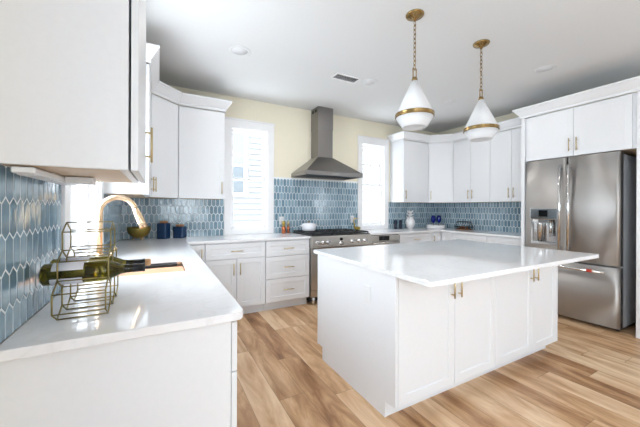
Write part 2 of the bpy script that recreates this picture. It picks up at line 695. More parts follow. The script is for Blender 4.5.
def backsplash(parent, mtx, u0, u1, z0, z1, phase=0.0, trim_top=True, rng=random.Random(3)):
    hs = (TP - TE) / 2
    g = GR / 2
    hw = TW / 2 - g
    sl = g * math.sqrt(1 + (2 * TE / TW) ** 2)
    bm = B()
    j0 = 0
    nrow = int((z1 - z0) / TP) + 2
    for j in range(-1, nrow + 1):
        cz = z0 + 0.083 + (j - 0.5) * TP
        off = (j % 2) * TW / 2
        i0, i1 = int((u0 - phase) / TW) - 2, int((u1 - phase) / TW) + 2
        for i in range(i0, i1 + 1):
            cx = phase + i * TW + off
            e = TE * (hw / (TW / 2))
            top = hs + TE - sl
            poly = [(cx - hw, cz - top + e), (cx, cz - top), (cx + hw, cz - top + e),
                    (cx + hw, cz + top - e), (cx, cz + top), (cx - hw, cz + top - e)]
            if not trim_top and cz + top > z1:
                continue
            for ax, v, less in ((0, u0, False), (0, u1, True), (1, z0, False), (1, z1, True)):
                poly = clip(poly, ax, v, less)
                if len(poly) < 3:
                    break
            if len(poly) < 3:
                continue
            # drop doubled points, skip slivers
            pp = [p for k, p in enumerate(poly) if (Vector(p) - Vector(poly[k - 1])).length > 1e-5]
            if len(pp) < 3:
                continue
            ar = abs(sum(pp[k - 1][0] * pp[k][1] - pp[k][0] * pp[k - 1][1] for k in range(len(pp)))) / 2
            if ar < 1e-5:
                continue
            mx_, mz_ = sum(p[0] for p in pp) / len(pp), sum(p[1] for p in pp) / len(pp)
            tx, tz = rng.uniform(-1, 1) * 0.012, rng.uniform(-1, 1) * 0.012
            base = [bm.verts.new((p[0], -0.003, p[1])) for p in pp]
            rim = [bm.verts.new((p[0], -0.0042, p[1])) for p in pp]
            sh = 0.93
            fr = []
            for p in pp:
                dx, dz = p[0] - mx_, p[1] - mz_
                l = max(1e-4, math.hypot(dx, dz))
                k = max(0.5, 1 - 0.0018 / l)
                fr.append(bm.verts.new((mx_ + dx * k, -0.0048 + tx * dx + tz * dz, mz_ + dz * k)))
            n = len(pp)
            for k in range(n):
                q = (k + 1) % n
                bm.faces.new((base[k], base[q], rim[q], rim[k]))
                bm.faces.new((rim[k], rim[q], fr[q], fr[k]))
            bm.faces.new(fr)
    bmesh.ops.recalc_face_normals(bm, faces=bm.faces)
    bmesh.ops.transform(bm, matrix=mtx, verts=bm.verts)
    link('tile_field', bm, M['tile'], parent)
    bm = B()
    mbox(bm, u0, -0.0035, z0, u1, 0.0, z1)
    bmesh.ops.transform(bm, matrix=mtx, verts=bm.verts)
    link('grout', bm, M['grout'], parent)


CT = 0.914            # worktop height
MB_ = Matrix.Translation((0, YB, 0))                                              # back wall: x along, y out
ML_ = Matrix.Rotation(PI / 2, 4, 'Z')                                             # left wall: u = y
MR_ = Matrix.Translation((XR, 0, 0)) @ Matrix.Rotation(-PI / 2, 4, 'Z')           # right wall: u = -y
backsplash(wall_left, ML_, 1.06, WS[0] - 0.097, CT, 1.400, 1.180)
backsplash(wall_left, ML_, WS[1] + 0.097, YB - 0.0052, CT, 1.400, 1.180)
backsplash(wall_back, MB_, 0.0052, W1[0] - 0.094, CT, 1.400, 0.0)
backsplash(wall_back, MB_, W1[1] + 0.094, W2[0] - 0.094, CT, 1.735, 0.01, trim_top=False)
backsplash(wall_back, MB_, W2[1] + 0.094, XR - 0.0052, CT, 1.400, 0.0)
backsplash(wall_right, MR_, -(YB - 0.0052), -2.175, CT, 1.400, 0.0)

# ---- crown mouldings over the cabinets, swept along the cabinet fronts


def crown(name, path, z=2.465):
    prof = [(0.0, z), (0.010, z), (0.010, z + 0.028), (0.020, z + 0.036), (0.066, z + 0.104), (0.074, z + 0.108), (0.074, z + 0.125), (0.0, z + 0.125)]
    pts = [Vector(p) for p in path]
    n = len(pts)

    def offs(i, d):
        """to the right of the walking direction"""
        def nrm(a, b):
            v = (b - a).normalized()
            return Vector((v.y, -v.x))
        if i == 0:
            return pts[0] + nrm(pts[0], pts[1]) * d
        if i == n - 1:
            return pts[-1] + nrm(pts[-2], pts[-1]) * d
        n1, n2 = nrm(pts[i - 1], pts[i]), nrm(pts[i], pts[i + 1])
        b = (n1 + n2).normalized()
        return pts[i] + b * (d / max(0.3, b.dot(n1)))
    bm = B()
    rings = []
    for i in range(n):
        rings.append([bm.verts.new((*offs(i, d), h)) for d, h in prof])
    for a, b in zip(rings, rings[1:]):
        for k in range(len(prof)):
            q = (k + 1) % len(prof)
            bm.faces.new((a[k], b[k], b[q], a[q]))
    bm.faces.new(rings[0])
    bm.faces.new(rings[-1][::-1])
    bmesh.ops.recalc_face_normals(bm, faces=bm.faces)
    return struct(name, bm, M['cab'])


XL, YU = 0.310, 3.785          # faces of the far left and back wall cabinets
XU = 4.955                     # face of the right wall cabinets
DL = (XL, 3.515); DB = (0.580, YU)          # left corner diagonal
DRB = (4.665, YU); DRR = (XU, 3.495)        # right corner diagonal
XFC = 4.575                    # face of the fridge surround
crown('trim_1', [(0.0, 2.80), (XL, 2.80), DL, DB, (1.095, YU), (1.095, YB)])
crown('trim_2', [(4.065, YB), (4.065, YU), DRB, DRR, (XU, 2.175), (XFC, 2.175), (XFC, 1.06), (XR, 1.06)])
crown('trim_3', [(0.0, 1.085), (0.325, 1.085), (0.325, 1.655), (0.0, 1.655)])
bm = B(); mbox(bm, 0, YF, 0, 0.014, 1.08, 0.13, bev=0.003); struct('baseboard_left', bm, M['trim'])
bm = B(); mbox(bm, XR - 0.014, YF, 0, XR, 1.05, 0.13, bev=0.003); struct('baseboard_right', bm, M['trim'])

# ---------------------------------------------------------------- cabinets
DT = 0.02        # door thickness


def front_panel(w, h, rail=0.058, depth=0.006, t=DT):
    """shaker front: local x 0..w, z 0..h, face at y=0, back at y=t"""
    bm = B()
    c = 0.0015
    d2 = 0.004

    def rect(x0, z0, x1, z1, y):
        return [bm.verts.new((x0, y, z0)), bm.verts.new((x1, y, z0)), bm.verts.new((x1, y, z1)), bm.verts.new((x0, y, z1))]
    bk = rect(0, 0, w, h, t)
    sd = rect(0, 0, w, h, c)
    ou = rect(c, c, w - c, h - c, 0)
    loops = [bk, sd, ou]
    r = min(rail, w * 0.3, h * 0.3)
    if rail > 0:
        loops.append(rect(r, r, w - r, h - r, 0))
        loops.append(rect(r + d2, r + d2, w - r - d2, h - r - d2, depth))
    for a, b in zip(loops, loops[1:]):
        for k in range(4):
            q = (k + 1) % 4
            bm.faces.new((a[k], a[q], b[q], b[k]))
    bm.faces.new(loops[-1])
    bm.faces.new(bk[::-1])
    bmesh.ops.recalc_face_normals(bm, faces=bm.faces)
    return bm


def pull(bm, x, z, L, vertical, y=0.0, stand=0.026, r=0.0052):
    """bar pull with two posts"""
    if vertical:
        mtube(bm, [(x, y - stand, z - L / 2), (x, y - stand, z + L / 2)], r, 10)
        for s in (-1, 1):
            mtube(bm, [(x, y, z + s * L * 0.34), (x, y - stand, z + s * L * 0.34)], r * 0.85, 8)
    else:
        mtube(bm, [(x - L / 2, y - stand, z), (x + L / 2, y - stand, z)], r, 10)
        for s in (-1, 1):
            mtube(bm, [(x + s * L * 0.34, y, z), (x + s * L * 0.34, y - stand, z)], r * 0.85, 8)


def add_front(root, kind, x0, z0, x1, z1, handle=None, face=0.0, rail=0.058, depth=0.006, L=0.14, local=None, lift=0.055):
    """a door or drawer front on a cabinet whose face is local y=face; handle: 'l','r' (with 't'/'b' end) or 'c'"""
    bm = front_panel(x1 - x0, z1 - z0, rail, depth)
    mt = Matrix.Translation((x0, face, z0))
    if local is not None:
        mt = local @ mt
    bmesh.ops.transform(bm, matrix=mt, verts=bm.verts)
    d = link(kind, bm, M['cab'], root)
    if handle:
        hb = B()
        if handle == 'c':
            pull(hb, (x1 + x0) / 2, (z0 + z1) / 2, L, False, face)
        else:
            x = x0 + 0.034 if handle[0] == 'l' else x1 - 0.034
            z = z1 - 0.045 - L / 2 if handle[1] == 't' else z0 + lift + L / 2
            pull(hb, x, z, L, True, face)
        if local is not None:
            bmesh.ops.transform(hb, matrix=local, verts=hb.verts)
        link('handle', hb, M['brass'], d)
    return d


GAP = 0.0017
GB = 0.0028
ZB0, ZB1 = 0.105, 0.884


def base_cabinet(label, loc, rz, w, fronts, depth=0.585, group=None, name='base_cabinet', toe=True):
    """Empty at the floor, front left corner of the door plane; local y into the wall"""
    c = thing(name, label, 'cabinet', (loc[0], loc[1], 0), rz, group)
    box_obj('carcass', (0.001, DT + 0.002, ZB0, w - 0.001, DT + depth, ZB1), M['cab'], c, bev=0.001)
    if toe:
        box_obj('toe_kick', (0.001, 0.085, 0.0, w - 0.001, DT + depth - 0.02, ZB0 - 0.001), M['cab'], c, bev=0)
    for f in fronts:
        kind, x0, x1, z0, z1, h = f
        add_front(c, kind, x0 + GB, z0 + GB, x1 - GB, z1 - GB, h, depth=0.009)
    return c


YBF = 3.505         # door plane of the back base units
XLF = 0.635         # door plane of the left base units
XRF = 4.672         # door plane of the right base units
DZ = 0.690
TOP = 0.872

# left run (faces +x): rz = +90deg, local x = +y, local y = -x
base_cabinet('white base cabinet at the open end of the left run, end panel towards the viewer',
             (XLF, 1.095), PI / 2, 0.545,
             [('drawer', 0.0, 0.545, DZ, TOP, 'c'), ('door', 0.0, 0.545, 0.115, DZ, 'rt')], depth=0.612)
# sink base: the carcass is cut away for the sink
sb = thing('sink_base_cabinet', 'white sink base cabinet under the left window, below the inset sink', 'cabinet', (XLF, 1.645, 0), PI / 2)
bm = B()
mbox(bm, 0.001, 0.022, ZB0, 0.02, 0.60, ZB1); mbox(bm, 0.935, 0.022, ZB0, 0.954, 0.60, ZB1)
mbox(bm, 0.02, 0.022, ZB0, 0.935, 0.60, ZB0 + 0.02); mbox(bm, 0.02, 0.585, ZB0 + 0.02, 0.935, 0.60, ZB1)
mbox(bm, 0.02, 0.022, DZ - 0.02, 0.935, 0.040, ZB1)
link('carcass', bm, M['cab'], sb)
box_obj('toe_kick', (0.001, 0.085, 0, 0.954, 0.55, ZB0 - 0.001), M['cab'], sb, bev=0)
add_front(sb, 'drawer', GAP, DZ + GAP, 0.955 - GAP, TOP - GAP, None)
add_front(sb, 'door', GAP, 0.115 + GAP, 0.4775 - GAP, DZ - GAP, 'rt')
add_front(sb, 'door', 0.4775 + GAP, 0.115 + GAP, 0.955 - GAP, DZ - GAP, 'lt')
base_cabinet('white base cabinet in the left run between the sink and the corner', (XLF, 2.605), PI / 2, 0.66,
             [('drawer', 0.0, 0.66, DZ, TOP, 'c'), ('door', 0.0, 0.33, 0.115, DZ, 'rt'), ('door', 0.33, 0.66, 0.115, DZ, 'lt')])
# corner unit (L-shaped)


def corner_base(label, poly, toe_poly, doorA, doorB):
    c = thing('corner_base_cabinet', label, 'cabinet', (poly[0][0], poly[0][1], 0))
    bm = B(); mprism(bm, poly, ZB0, ZB1); link('carcass', bm, M['cab'], c, True)
    bm = B(); mprism(bm, toe_poly, 0, ZB0 - 0.001); link('toe_kick', bm, M['cab'], c, True)
    inv = ROOT[c.name].inverted()
    for (loc, rz, w, h) in (doorA, doorB):
        mt = inv @ Matrix.Translation((loc[0], loc[1], 0)) @ Matrix.Rotation(rz, 4, 'Z')
        add_front(c, 'door', GAP, 0.115 + GAP, w - GAP, TOP - GAP, h, local=mt, L=0.10)
    return c


corner_base('white corner base cabinet at the inner left corner, between sink run and cooker run',
            [(0.03, 3.267), (XLF - 0.022, 3.267), (XLF - 0.022, YBF + 0.022), (0.833, YBF + 0.022), (0.833, 4.11), (0.03, 4.11)],
            [(0.05, 3.267), (XLF - 0.085, 3.267), (XLF - 0.085, YBF + 0.085), (0.833, YBF + 0.085), (0.833, 4.09), (0.05, 4.09)],
            ((XLF, 3.266), PI / 2, 0.215, None), ((XLF + 0.02, YBF), 0, 0.834 - XLF - 0.02, 'rt'))
base_cabinet('white base cabinet under the left back window, one wide drawer above two doors', (0.836, YBF), 0, 0.694,
             [('drawer', 0.0, 0.694, DZ, TOP, 'c'), ('door', 0.0, 0.347, 0.115, DZ, 'rt'), ('door', 0.347, 0.694, 0.115, DZ, 'lt')])
base_cabinet('white stack of three drawers just left of the cooker', (1.532, YBF), 0, 0.596,
             [('drawer', 0.0, 0.596, 0.680, TOP, 'c'), ('drawer', 0.0, 0.596, 0.402, 0.680, 'c'), ('drawer', 0.0, 0.596, 0.115, 0.402, 'c')],
             name='drawer_cabinet')
base_cabinet('white base cabinet on the back wall between dishwasher and right corner', (3.715, YBF), 0, 0.72,
             [('drawer', 0.0, 0.72, DZ, TOP, 'c'), ('door', 0.0, 0.36, 0.115, DZ, 'rt'), ('door', 0.36, 0.72, 0.115, DZ, 'lt')])
corner_base('white corner base cabinet at the inner right corner below the tray of blue glasses',
            [(4.438, 4.11), (4.438, YBF + 0.022), (XRF + 0.022, YBF + 0.022), (XRF + 0.022, 3.302), (5.28, 3.302), (5.28, 4.11)],
            [(4.438, 4.09), (4.438, YBF + 0.085), (XRF + 0.085, YBF + 0.085), (XRF + 0.085, 3.302), (5.26, 3.302), (5.26, 4.09)],
            ((4.438, YBF), 0, XRF - 4.438 - 0.02, 'lt'), ((XRF, 3.505), -PI / 2, 0.203, None))
base_cabinet('white base cabinet on the right wall nearest the corner, below the wire basket', (XRF, 3.299), -PI / 2, 0.60,
             [('drawer', 0.0, 0.60, DZ, TOP, 'c'), ('door', 0.0, 0.30, 0.115, DZ, 'rt'), ('door', 0.30, 0.60, 0.115, DZ, 'lt')])
base_cabinet('white base cabinet on the right wall next to the fridge', (XRF, 2.697), -PI / 2, 0.52,
             [('drawer', 0.0, 0.52, DZ, TOP, 'c'), ('door', 0.0, 0.26, 0.115, DZ, 'rt'), ('door', 0.26, 0.52, 0.115, DZ, 'lt')])

# ---- wall cabinets
ZU0, ZU1 = 1.392, 2.464
UR_, UD = 0.055, 0.0007       # quiet rails on the wall doors


def wall_cabinet(label, loc, rz, w, depth, doors, z0=ZU0, z1=ZU1, name='wall_cabinet', L=0.15, lift=0.055, gap=0.002):
    c = thing(name, label, 'cabinet', (loc[0], loc[1], z0), rz)
    bm = B(); mbox(bm, 0.0, DT + gap, 0.0, w, DT + depth, z1 - z0, bev=0.001); link('carcass', bm, M['cab'], c)
    bm = B(); mbox(bm, 0.018, DT + 0.03, -0.0012, w - 0.018, DT + depth - 0.01, -0.0003); link('underside', bm, M['maple'], c)
    for x0, x1, h in doors:
        add_front(c, 'door', x0 + GAP, 0.0, x1 - GAP, z1 - z0 - 0.012, h, rail=UR_, depth=UD, L=L, lift=lift)
    return c


near = wall_cabinet('large white wall cabinet close to the viewer at the left, above the wine rack', (0.325, 1.085), PI / 2, 0.570, 0.302,
                    [(0, 0.570, 'rb')], z0=1.400, L=0.165, lift=0.098, gap=0.007)
box_obj('light_rail', (0.20, 0.250, -0.020, 0.555, 0.262, -0.0015), M['cab'], near)
wall_cabinet('white wall cabinet on the left wall between the sink window and the corner', (XL, 2.80), PI / 2, DL[1] - 2.80 - 0.002, 0.286,
             [(0, DL[1] - 2.80 - 0.002, 'rb')])


def corner_wall(label, poly, A, Bp, handle):
    c = thing('corner_wall_cabinet', label, 'cabinet', (poly[0][0], poly[0][1], ZU0))
    bm = B(); mprism(bm, poly, ZU0, ZU1); link('carcass', bm, M['cab'], c, True)
    cx, cy = sum(p[0] for p in poly) / len(poly), sum(p[1] for p in poly) / len(poly)
    bm = B(); mprism(bm, [(cx + (x - cx) * 0.86, cy + (y - cy) * 0.86) for x, y in poly], ZU0 - 0.0012, ZU0 - 0.0003)
    link('underside', bm, M['maple'], c, True)
    a, b = Vector((*A, 0)), Vector((*Bp, 0))
    ang = math.atan2(b.y - a.y, b.x - a.x)
    mt = ROOT[c.name].inverted() @ Matrix.Translation((a.x, a.y, 0)) @ Matrix.Rotation(ang, 4, 'Z')
    w = (b - a).length
    add_front(c, 'door', 0.006, ZU0, w - 0.006, ZU1 - 0.012, handle, rail=UR_, depth=UD, local=mt, L=0.15)
    return c


k = 0.022
corner_wall('white diagonal wall cabinet in the left corner, above the gold bowl',
            [(0.002, DL[1] + 0.001), (XL - k, DL[1] + 0.001), (XL - 0.004, DL[1] + 0.014), (DB[0] - 0.014, DB[1] + 0.004), (DB[0] - 0.001, DB[1] + k), (DB[0] - 0.001, YB - 0.002), (0.002, YB - 0.002)],
            DL, DB, 'lb')
wall_cabinet('white wall cabinet left of the back window, above the two navy canisters', (DB[0], YU), 0, 1.095 - DB[0], 0.324,
             [(0, 1.095 - DB[0], 'rb')])
wall_cabinet('white wall cabinet right of the far window, above the pineapple vase', (4.065, YU), 0, DRB[0] - 4.065, 0.324,
             [(0, DRB[0] - 4.065, 'lb')])
corner_wall('white diagonal wall cabinet in the right corner, above the blue glasses',
            [(DRB[0] + 0.001, YB - 0.002), (DRB[0] + 0.001, DRB[1] + k), (DRB[0] + 0.014, DRB[1] + 0.004), (DRR[0] - 0.004 + 0.008, DRR[1] + 0.014), (DRR[0] + k, DRR[1] + 0.001), (XR - 0.002, DRR[1] + 0.001), (XR - 0.002, YB - 0.002)],
            DRB, DRR, 'lb')
wR = DRR[1] - 2.83
wall_cabinet('white two door wall cabinet on the right wall nearest the corner, above the wire basket', (XU, DRR[1] - 0.002), -PI / 2, wR - 0.003, 0.322,
             [(0, wR / 2, 'rb'), (wR / 2, wR - 0.003, 'lb')])
wall_cabinet('white two door wall cabinet on the right wall next to the fridge', (XU, 2.829), -PI / 2, 0.652, 0.322,
             [(0, 0.326, 'rb'), (0.326, 0.652, 'lb')])
fc = wall_cabinet('white two door cabinet bridging the top of the fridge', (XFC, 2.130), -PI / 2, 1.030, 0.70,
                  [(0.03, 0.515, 'rb'), (0.515, 1.0, 'lb')], z0=1.900, name='fridge_top_cabinet')
bm = B(); mbox(bm, XFC, 2.1315, 0.0, XR - 0.002, 2.1745, ZU1, bev=0.001)
tag(link('tall_filler_board', bm, M['cab']), 'tall white panel between the fridge and the right wall units', 'panel')
bm = B(); mbox(bm, XFC, 1.06, 0.0, XR - 0.002, 1.0985, ZU1, bev=0.001)
tag(link('tall_filler_board', bm, M['cab']), 'tall white panel flanking the fridge on its right', 'panel')

# ---- worktops
SX0, SX1, SY0, SY1 = 0.135, 0.530, 1.915, 2.415      # sink cut-out
XC, YC = 0.655, 3.485
rr = 0.035
outer = [(0.0095, 1.065)]
for i in range(7):
    a = -PI / 2 + i / 6 * PI / 2
    outer.append((XC - rr + rr * math.cos(a), 1.065 + rr + rr * math.sin(a)))
outer += [(XC, YC), (2.131, YC), (2.131, YB - 0.0195), (1.875, YB - 0.0195), (1.875, YB - 0.0185), (1.13, YB - 0.0185), (1.13, YB - 0.0195), (0.0095, YB - 0.0195)]
outer = [(0.0054, 1.065)] + outer[1:8] + [(XC, YC), (2.131, YC), (2.131, YB - 0.0054), (0.0054, YB - 0.0054)]
bm = B(); mprism(bm, outer, ZB1 + 0.0005, CT, holes=[rounded(SX0, SY0, SX1, SY1, [0.015] * 4)], bev=0.003)
tag(link('worktop', bm, M['quartz']), 'white quartz L-shaped worktop carrying the wine rack and the sink', 'worktop')
bm = B()
mprism(bm, [(3.09, YC), (4.652, YC), (4.652, 2.178), (XR - 0.0054, 2.178), (XR - 0.0054, YB - 0.0054), (3.09, YB - 0.0054)], ZB1 + 0.0005, CT, bev=0.003)
tag(link('worktop', bm, M['quartz']), 'white quartz worktop from the cooker round the right corner to the fridge', 'worktop')

# ---------------------------------------------------------------- island
IX0, IX1, IY0, IY1 = 1.588, 3.565, 1.047, 2.355
BX0, BX1, BYF, BYB = 1.606, 3.523, 1.320, 2.295
isl = thing('kitchen_island', 'white kitchen island base with four panelled doors on the near side', 'island', (BX0, BYF, 0))
bm = B()
mbox(bm, BX0 + 0.019, BYF + DT + 0.002, ZB0, BX1 - 0.019, BYB - 0.001, ZB1, bev=0.001)
link('carcass', bm, M['cab'], isl, True)


def end_panel(x0, x1):
    bm = B()
    pts = [(BYF, ZB0), (BYF + 0.092, ZB0), (BYF + 0.092, 0.0), (BYB - 0.09, 0.0), (BYB - 0.09, ZB0), (BYB, ZB0), (BYB, ZB1), (BYF, ZB1)]
    a = [bm.verts.new((x0, y, z)) for y, z in pts]
    b = [bm.verts.new((x1, y, z)) for y, z in pts]
    bm.faces.new(a); bm.faces.new(b[::-1])
    for q in range(len(pts)):
        r_ = (q + 1) % len(pts)
        bm.faces.new((a[q], b[q], b[r_], a[r_]))
    bmesh.ops.recalc_face_normals(bm, faces=bm.faces)
    link('end_panel', bm, M['cab'], isl, True)


end_panel(BX0, BX0 + 0.018); end_panel(BX1 - 0.018, BX1)
box_obj('toe_kick', (BX0 + 0.019, BYF + 0.095, 0, BX1 - 0.019, BYB - 0.095, ZB0 - 0.001), M['cab'], isl, True, bev=0)
inv = ROOT[isl.name].inverted()
edges = [0.022, 0.522, 0.958, 1.462, 1.895]
edges = [0.021, 0.527, 0.990, 1.500, 1.896]
for i in range(4):
    add_front(isl, 'door', edges[i] + GAP, 0.105, edges[i + 1] - GAP, 0.872, 'rt' if i % 2 == 0 else 'lt', depth=0.007, L=0.135)
bm = B(); mprism(bm, rounded(IX0, IY0, IX1, IY1, [0.02] * 4), ZB1 + 0.0005, CT, bev=0.003)
tag(link('island_worktop', bm, M['quartz']), 'white quartz slab on the island, overhanging on the near side', 'worktop')

# ---------------------------------------------------------------- appliances
# cooker ---------------------------------------------------------
RX0, RX1, RYF = 2.137, 3.084, 3.425
ck = thing('range_cooker', 'stainless steel gas cooker with knobs in a row under the steel hood', 'cooker', (RX0, RYF, 0))
box_obj('body', (RX0, 3.53, 0.10, RX1, 4.11, 0.905), M['steel_r'], ck, True)
box_obj('kick_plate', (RX0 + 0.02, 3.56, 0.03, RX1 - 0.02, 4.10, 0.099), M['dark_grey'], ck, True)
for x in (RX0 + 0.05, RX1 - 0.05):
    for y in (3.50, 4.05):
        bm = B(); mlathe(bm, [(0.022, 0.0), (0.022, 0.1)], (x, y, 0), 16); link('foot', bm, M['chrome'], ck, True)
bm = B()
for q in [(RYF + 0.02, 0.745), (RYF, 0.765), (RYF - 0.005, 0.905), (RYF + 0.005, 0.918), (3.60, 0.918), (3.60, 0.745)]:
    pass
pts = [(RYF + 0.015, 0.755), (RYF, 0.765), (RYF, 0.900), (RYF + 0.006, 0.912), (3.529, 0.912), (3.529, 0.755)]
a = [bm.verts.new((RX0 - 0.003, y, z)) for y, z in pts]
b = [bm.verts.new((RX1 + 0.003, y, z)) for y, z in pts]
bm.faces.new(a); bm.faces.new(b[::-1])
for q in range(6):
    r_ = (q + 1) % 6
    bm.faces.new((a[q], b[q], b[r_], a[r_]))
bmesh.ops.recalc_face_normals(bm, faces=bm.faces)
cp = link('control_panel', bm, M['steel_r'], ck, True)
kw = RX1 - RX0
RY90 = Matrix.Rotation(PI / 2, 4, 'X')
for fx, big in ((0.072, 0), (0.156, 0), (0.240, 0), (0.455, 1), (0.655, 0), (0.770, 0), (0.885, 0)):
    r_ = 0.024
    x = RX0 + fx * kw
    z = 0.828 if not big else 0.806
    bm = B(); mlathe(bm, [(r_ + 0.006, 0.0), (r_ + 0.006, 0.006), (r_, 0.008), (r_ * 0.92, 0.034), (r_ * 0.8, 0.038)], (x, RYF, z), 24, RY90)
    kb = link('knob', bm, M['chrome'], cp, True)
bm = B(); mbox(bm, RX0 + 0.435 * kw, RYF - 0.002, 0.846, RX0 + 0.485 * kw, RYF + 0.001, 0.880); link('display', bm, M['screen'], cp, True)
od = box_obj('oven_door', (RX0 + 0.003, 3.470, 0.20, RX1 - 0.003, 3.529, 0.745), M['steel_r'], ck, True, bev=0.004)
box_obj('oven_window', (RX0 + 0.17, 3.467, 0.33, RX1 - 0.17, 3.4695, 0.60), M['blackg'], od, True, bev=0)
bm = B()
mtube(bm, [(RX0 + 0.06, 3.415, 0.70), (RX1 - 0.06, 3.415, 0.70)], 0.013, 14)
for x in (RX0 + 0.10, RX1 - 0.10):
    mtube(bm, [(x, 3.415, 0.70), (x, 3.471, 0.70)], 0.009, 10)
link('oven_handle', bm, M['chrome'], od, True)
box_obj('warming_drawer', (RX0 + 0.003, 3.480, 0.105, RX1 - 0.003, 3.529, 0.195), M['steel_r'], ck, True, bev=0.003)
box_obj('cooktop', (RX0 + 0.004, 3.445, 0.9125, RX1 - 0.004, 4.10, 0.922), M['black'], ck, True, bev=0.002)
for gi in range(3):
    bm = B()
    gx0 = RX0 + 0.012 + gi * (kw - 0.024) / 3 + 0.004
    gx1 = RX0 + 0.012 + (gi + 1) * (kw - 0.024) / 3 - 0.004
    gy0, gy1 = 3.465, 4.085
    z0, z1 = 0.936, 0.952
    for x in (gx0, gx1 - 0.014):
        mbox(bm, x, gy0, z0, x + 0.014, gy1, z1, bev=0.002)
    for y in (gy0, gy1 - 0.014, (gy0 + gy1) / 2 - 0.007):
        mbox(bm, gx0 + 0.014, y, z0, gx1 - 0.014, y + 0.014, z1, bev=0.002)
    for yc in (gy0 + 0.16, gy1 - 0.16):
        xm = (gx0 + gx1) / 2
        for dx, dy in ((1, 0), (-1, 0), (0, 1), (0, -1), (0.7, 0.7), (-0.7, 0.7), (0.7, -0.7), (-0.7, -0.7)):
            mtube(bm, [(xm + dx * 0.03, yc + dy * 0.03, 0.944), (xm + dx * 0.135, yc + dy * 0.135, 0.944)], 0.0065, 6)
    for x in (gx0 + 0.007, gx1 - 0.007):
        for y in (gy0 + 0.007, gy1 - 0.007):
            mbox(bm, x - 0.006, y - 0.006, 0.9222, x + 0.006, y + 0.006, z0)
    link('grate', bm, M['black'], ck, True)
    for yc in (gy0 + 0.16, gy1 - 0.16):
        bm = B(); mlathe(bm, [(0.045, 0.9222), (0.045, 0.930), (0.030, 0.932), (0.028, 0.938), (0, 0.939)], ((gx0 + gx1) / 2, yc, 0), 20)
        link('burner', bm, M['dark_grey'], ck, True)

# hood ------------------------------------------------------------
HX0, HX1, HYF, HYB, HZ = 2.125, 3.062, 3.600, YB - 0.009, 1.742
CX0, CX1, CYF = 2.455, 2.712, 3.885
hd = thing('range_hood', 'stainless steel chimney hood on the back wall over the cooker', 'hood', ((HX0 + HX1) / 2, HYB, HZ))
bm = B()
lo = [(HX0, HYF), (HX1, HYF), (HX1, HYB), (HX0, HYB)]
hi = [(CX0, CYF), (CX1, CYF), (CX1, HYB), (CX0, HYB)]
zz = HZ + 0.055
r0 = [bm.verts.new((x, y, zz)) for x, y in lo]
r1 = [bm.verts.new((x, y, 2.045)) for x, y in hi]
for q in range(4):
    r_ = (q + 1) % 4
    bm.faces.new((r0[q], r0[r_], r1[r_], r1[q]))
bm.faces.new(r0[::-1]); bm.faces.new(r1)
link('canopy', bm, M['steel_h'], hd, True)
bm = B()
for bx in ((HX0, HYF, HX1, HYF + 0.012), (HX0, HYB - 0.012, HX1, HYB), (HX0, HYF + 0.012, HX0 + 0.012, HYB - 0.012), (HX1 - 0.012, HYF + 0.012, HX1, HYB - 0.012)):
    mbox(bm, bx[0], bx[1], HZ, bx[2], bx[3], zz)
link('rim', bm, M['steel_h'], hd, True)
bm = B()
mbox(bm, HX0 + 0.012, HYF + 0.012, HZ + 0.03, HX1 - 0.012, HYB - 0.012, HZ + 0.04)
for i in range(22):
    x = HX0 + 0.06 + i * 0.038
    mbox(bm, x, HYF + 0.06, HZ + 0.018, x + 0.016, HYB - 0.06, HZ + 0.03)
link('filter', bm, M['dark_grey'], hd, True)
box_obj('chimney', (CX0 + 0.004, CYF + 0.004, 2.0455, CX1 - 0.004, HYB, 2.46), M['steel_h'], hd, True)
uc = box_obj('upper_chimney', (CX0, CYF, 2.4605, CX1, HYB, ZC - 0.002), M['steel_h'], hd, True)
for i in range(2):
    bm = B()
    y = CYF + 0.05 + i * 0.09
    mbox(bm, CX0 - 0.0012, y, ZC - 0.075, CX0 - 0.0002, y + 0.065, ZC - 0.035)
    link('vent_slot', bm, M['black'], uc, True)
for i in range(5):
    bm = B()
    mlathe(bm, [(0.007, 0), (0.007, 0.003)], ((HX0 + HX1) / 2 - 0.06 + i * 0.03, HYF, HZ + 0.028), 12, RY90)
    link('button', bm, M['chrome'], hd, True)

# dishwasher --------------------------------------------------------
dw = thing('dishwasher', 'stainless steel dishwasher with dark top strip, right of the cooker', 'dishwasher', (3.092, YBF, 0))
box_obj('body', (3.094, 3.53, 0.10, 3.710, 4.10, 0.880), M['dark_grey'], dw, True)
box_obj('door_panel', (3.096, YBF, 0.115, 3.708, 3.529, 0.78), M['steel_r'], dw, True, bev=0.003)
box_obj('control_strip', (3.096, YBF + 0.004, 0.783, 3.708, 3.529, 0.872), M['steel_r'], dw, True, bev=0.003)
box_obj('control_display', (3.30, YBF + 0.0025, 0.795, 3.50, YBF + 0.0038, 0.862), M['blackg'], dw, True, bev=0)
bm = B()
mtube(bm, [(3.14, YBF - 0.04, 0.765), (3.665, YBF - 0.04, 0.765)], 0.011, 12)
for x in (3.17, 3.635):
    mtube(bm, [(x, YBF - 0.04, 0.765), (x, YBF + 0.001, 0.765)], 0.008, 10)
link('bar_handle', bm, M['chrome'], dw, True)
box_obj('kick_plate', (3.096, 3.57, 0, 3.708, 4.08, 0.099), M['dark_grey'], dw, True)

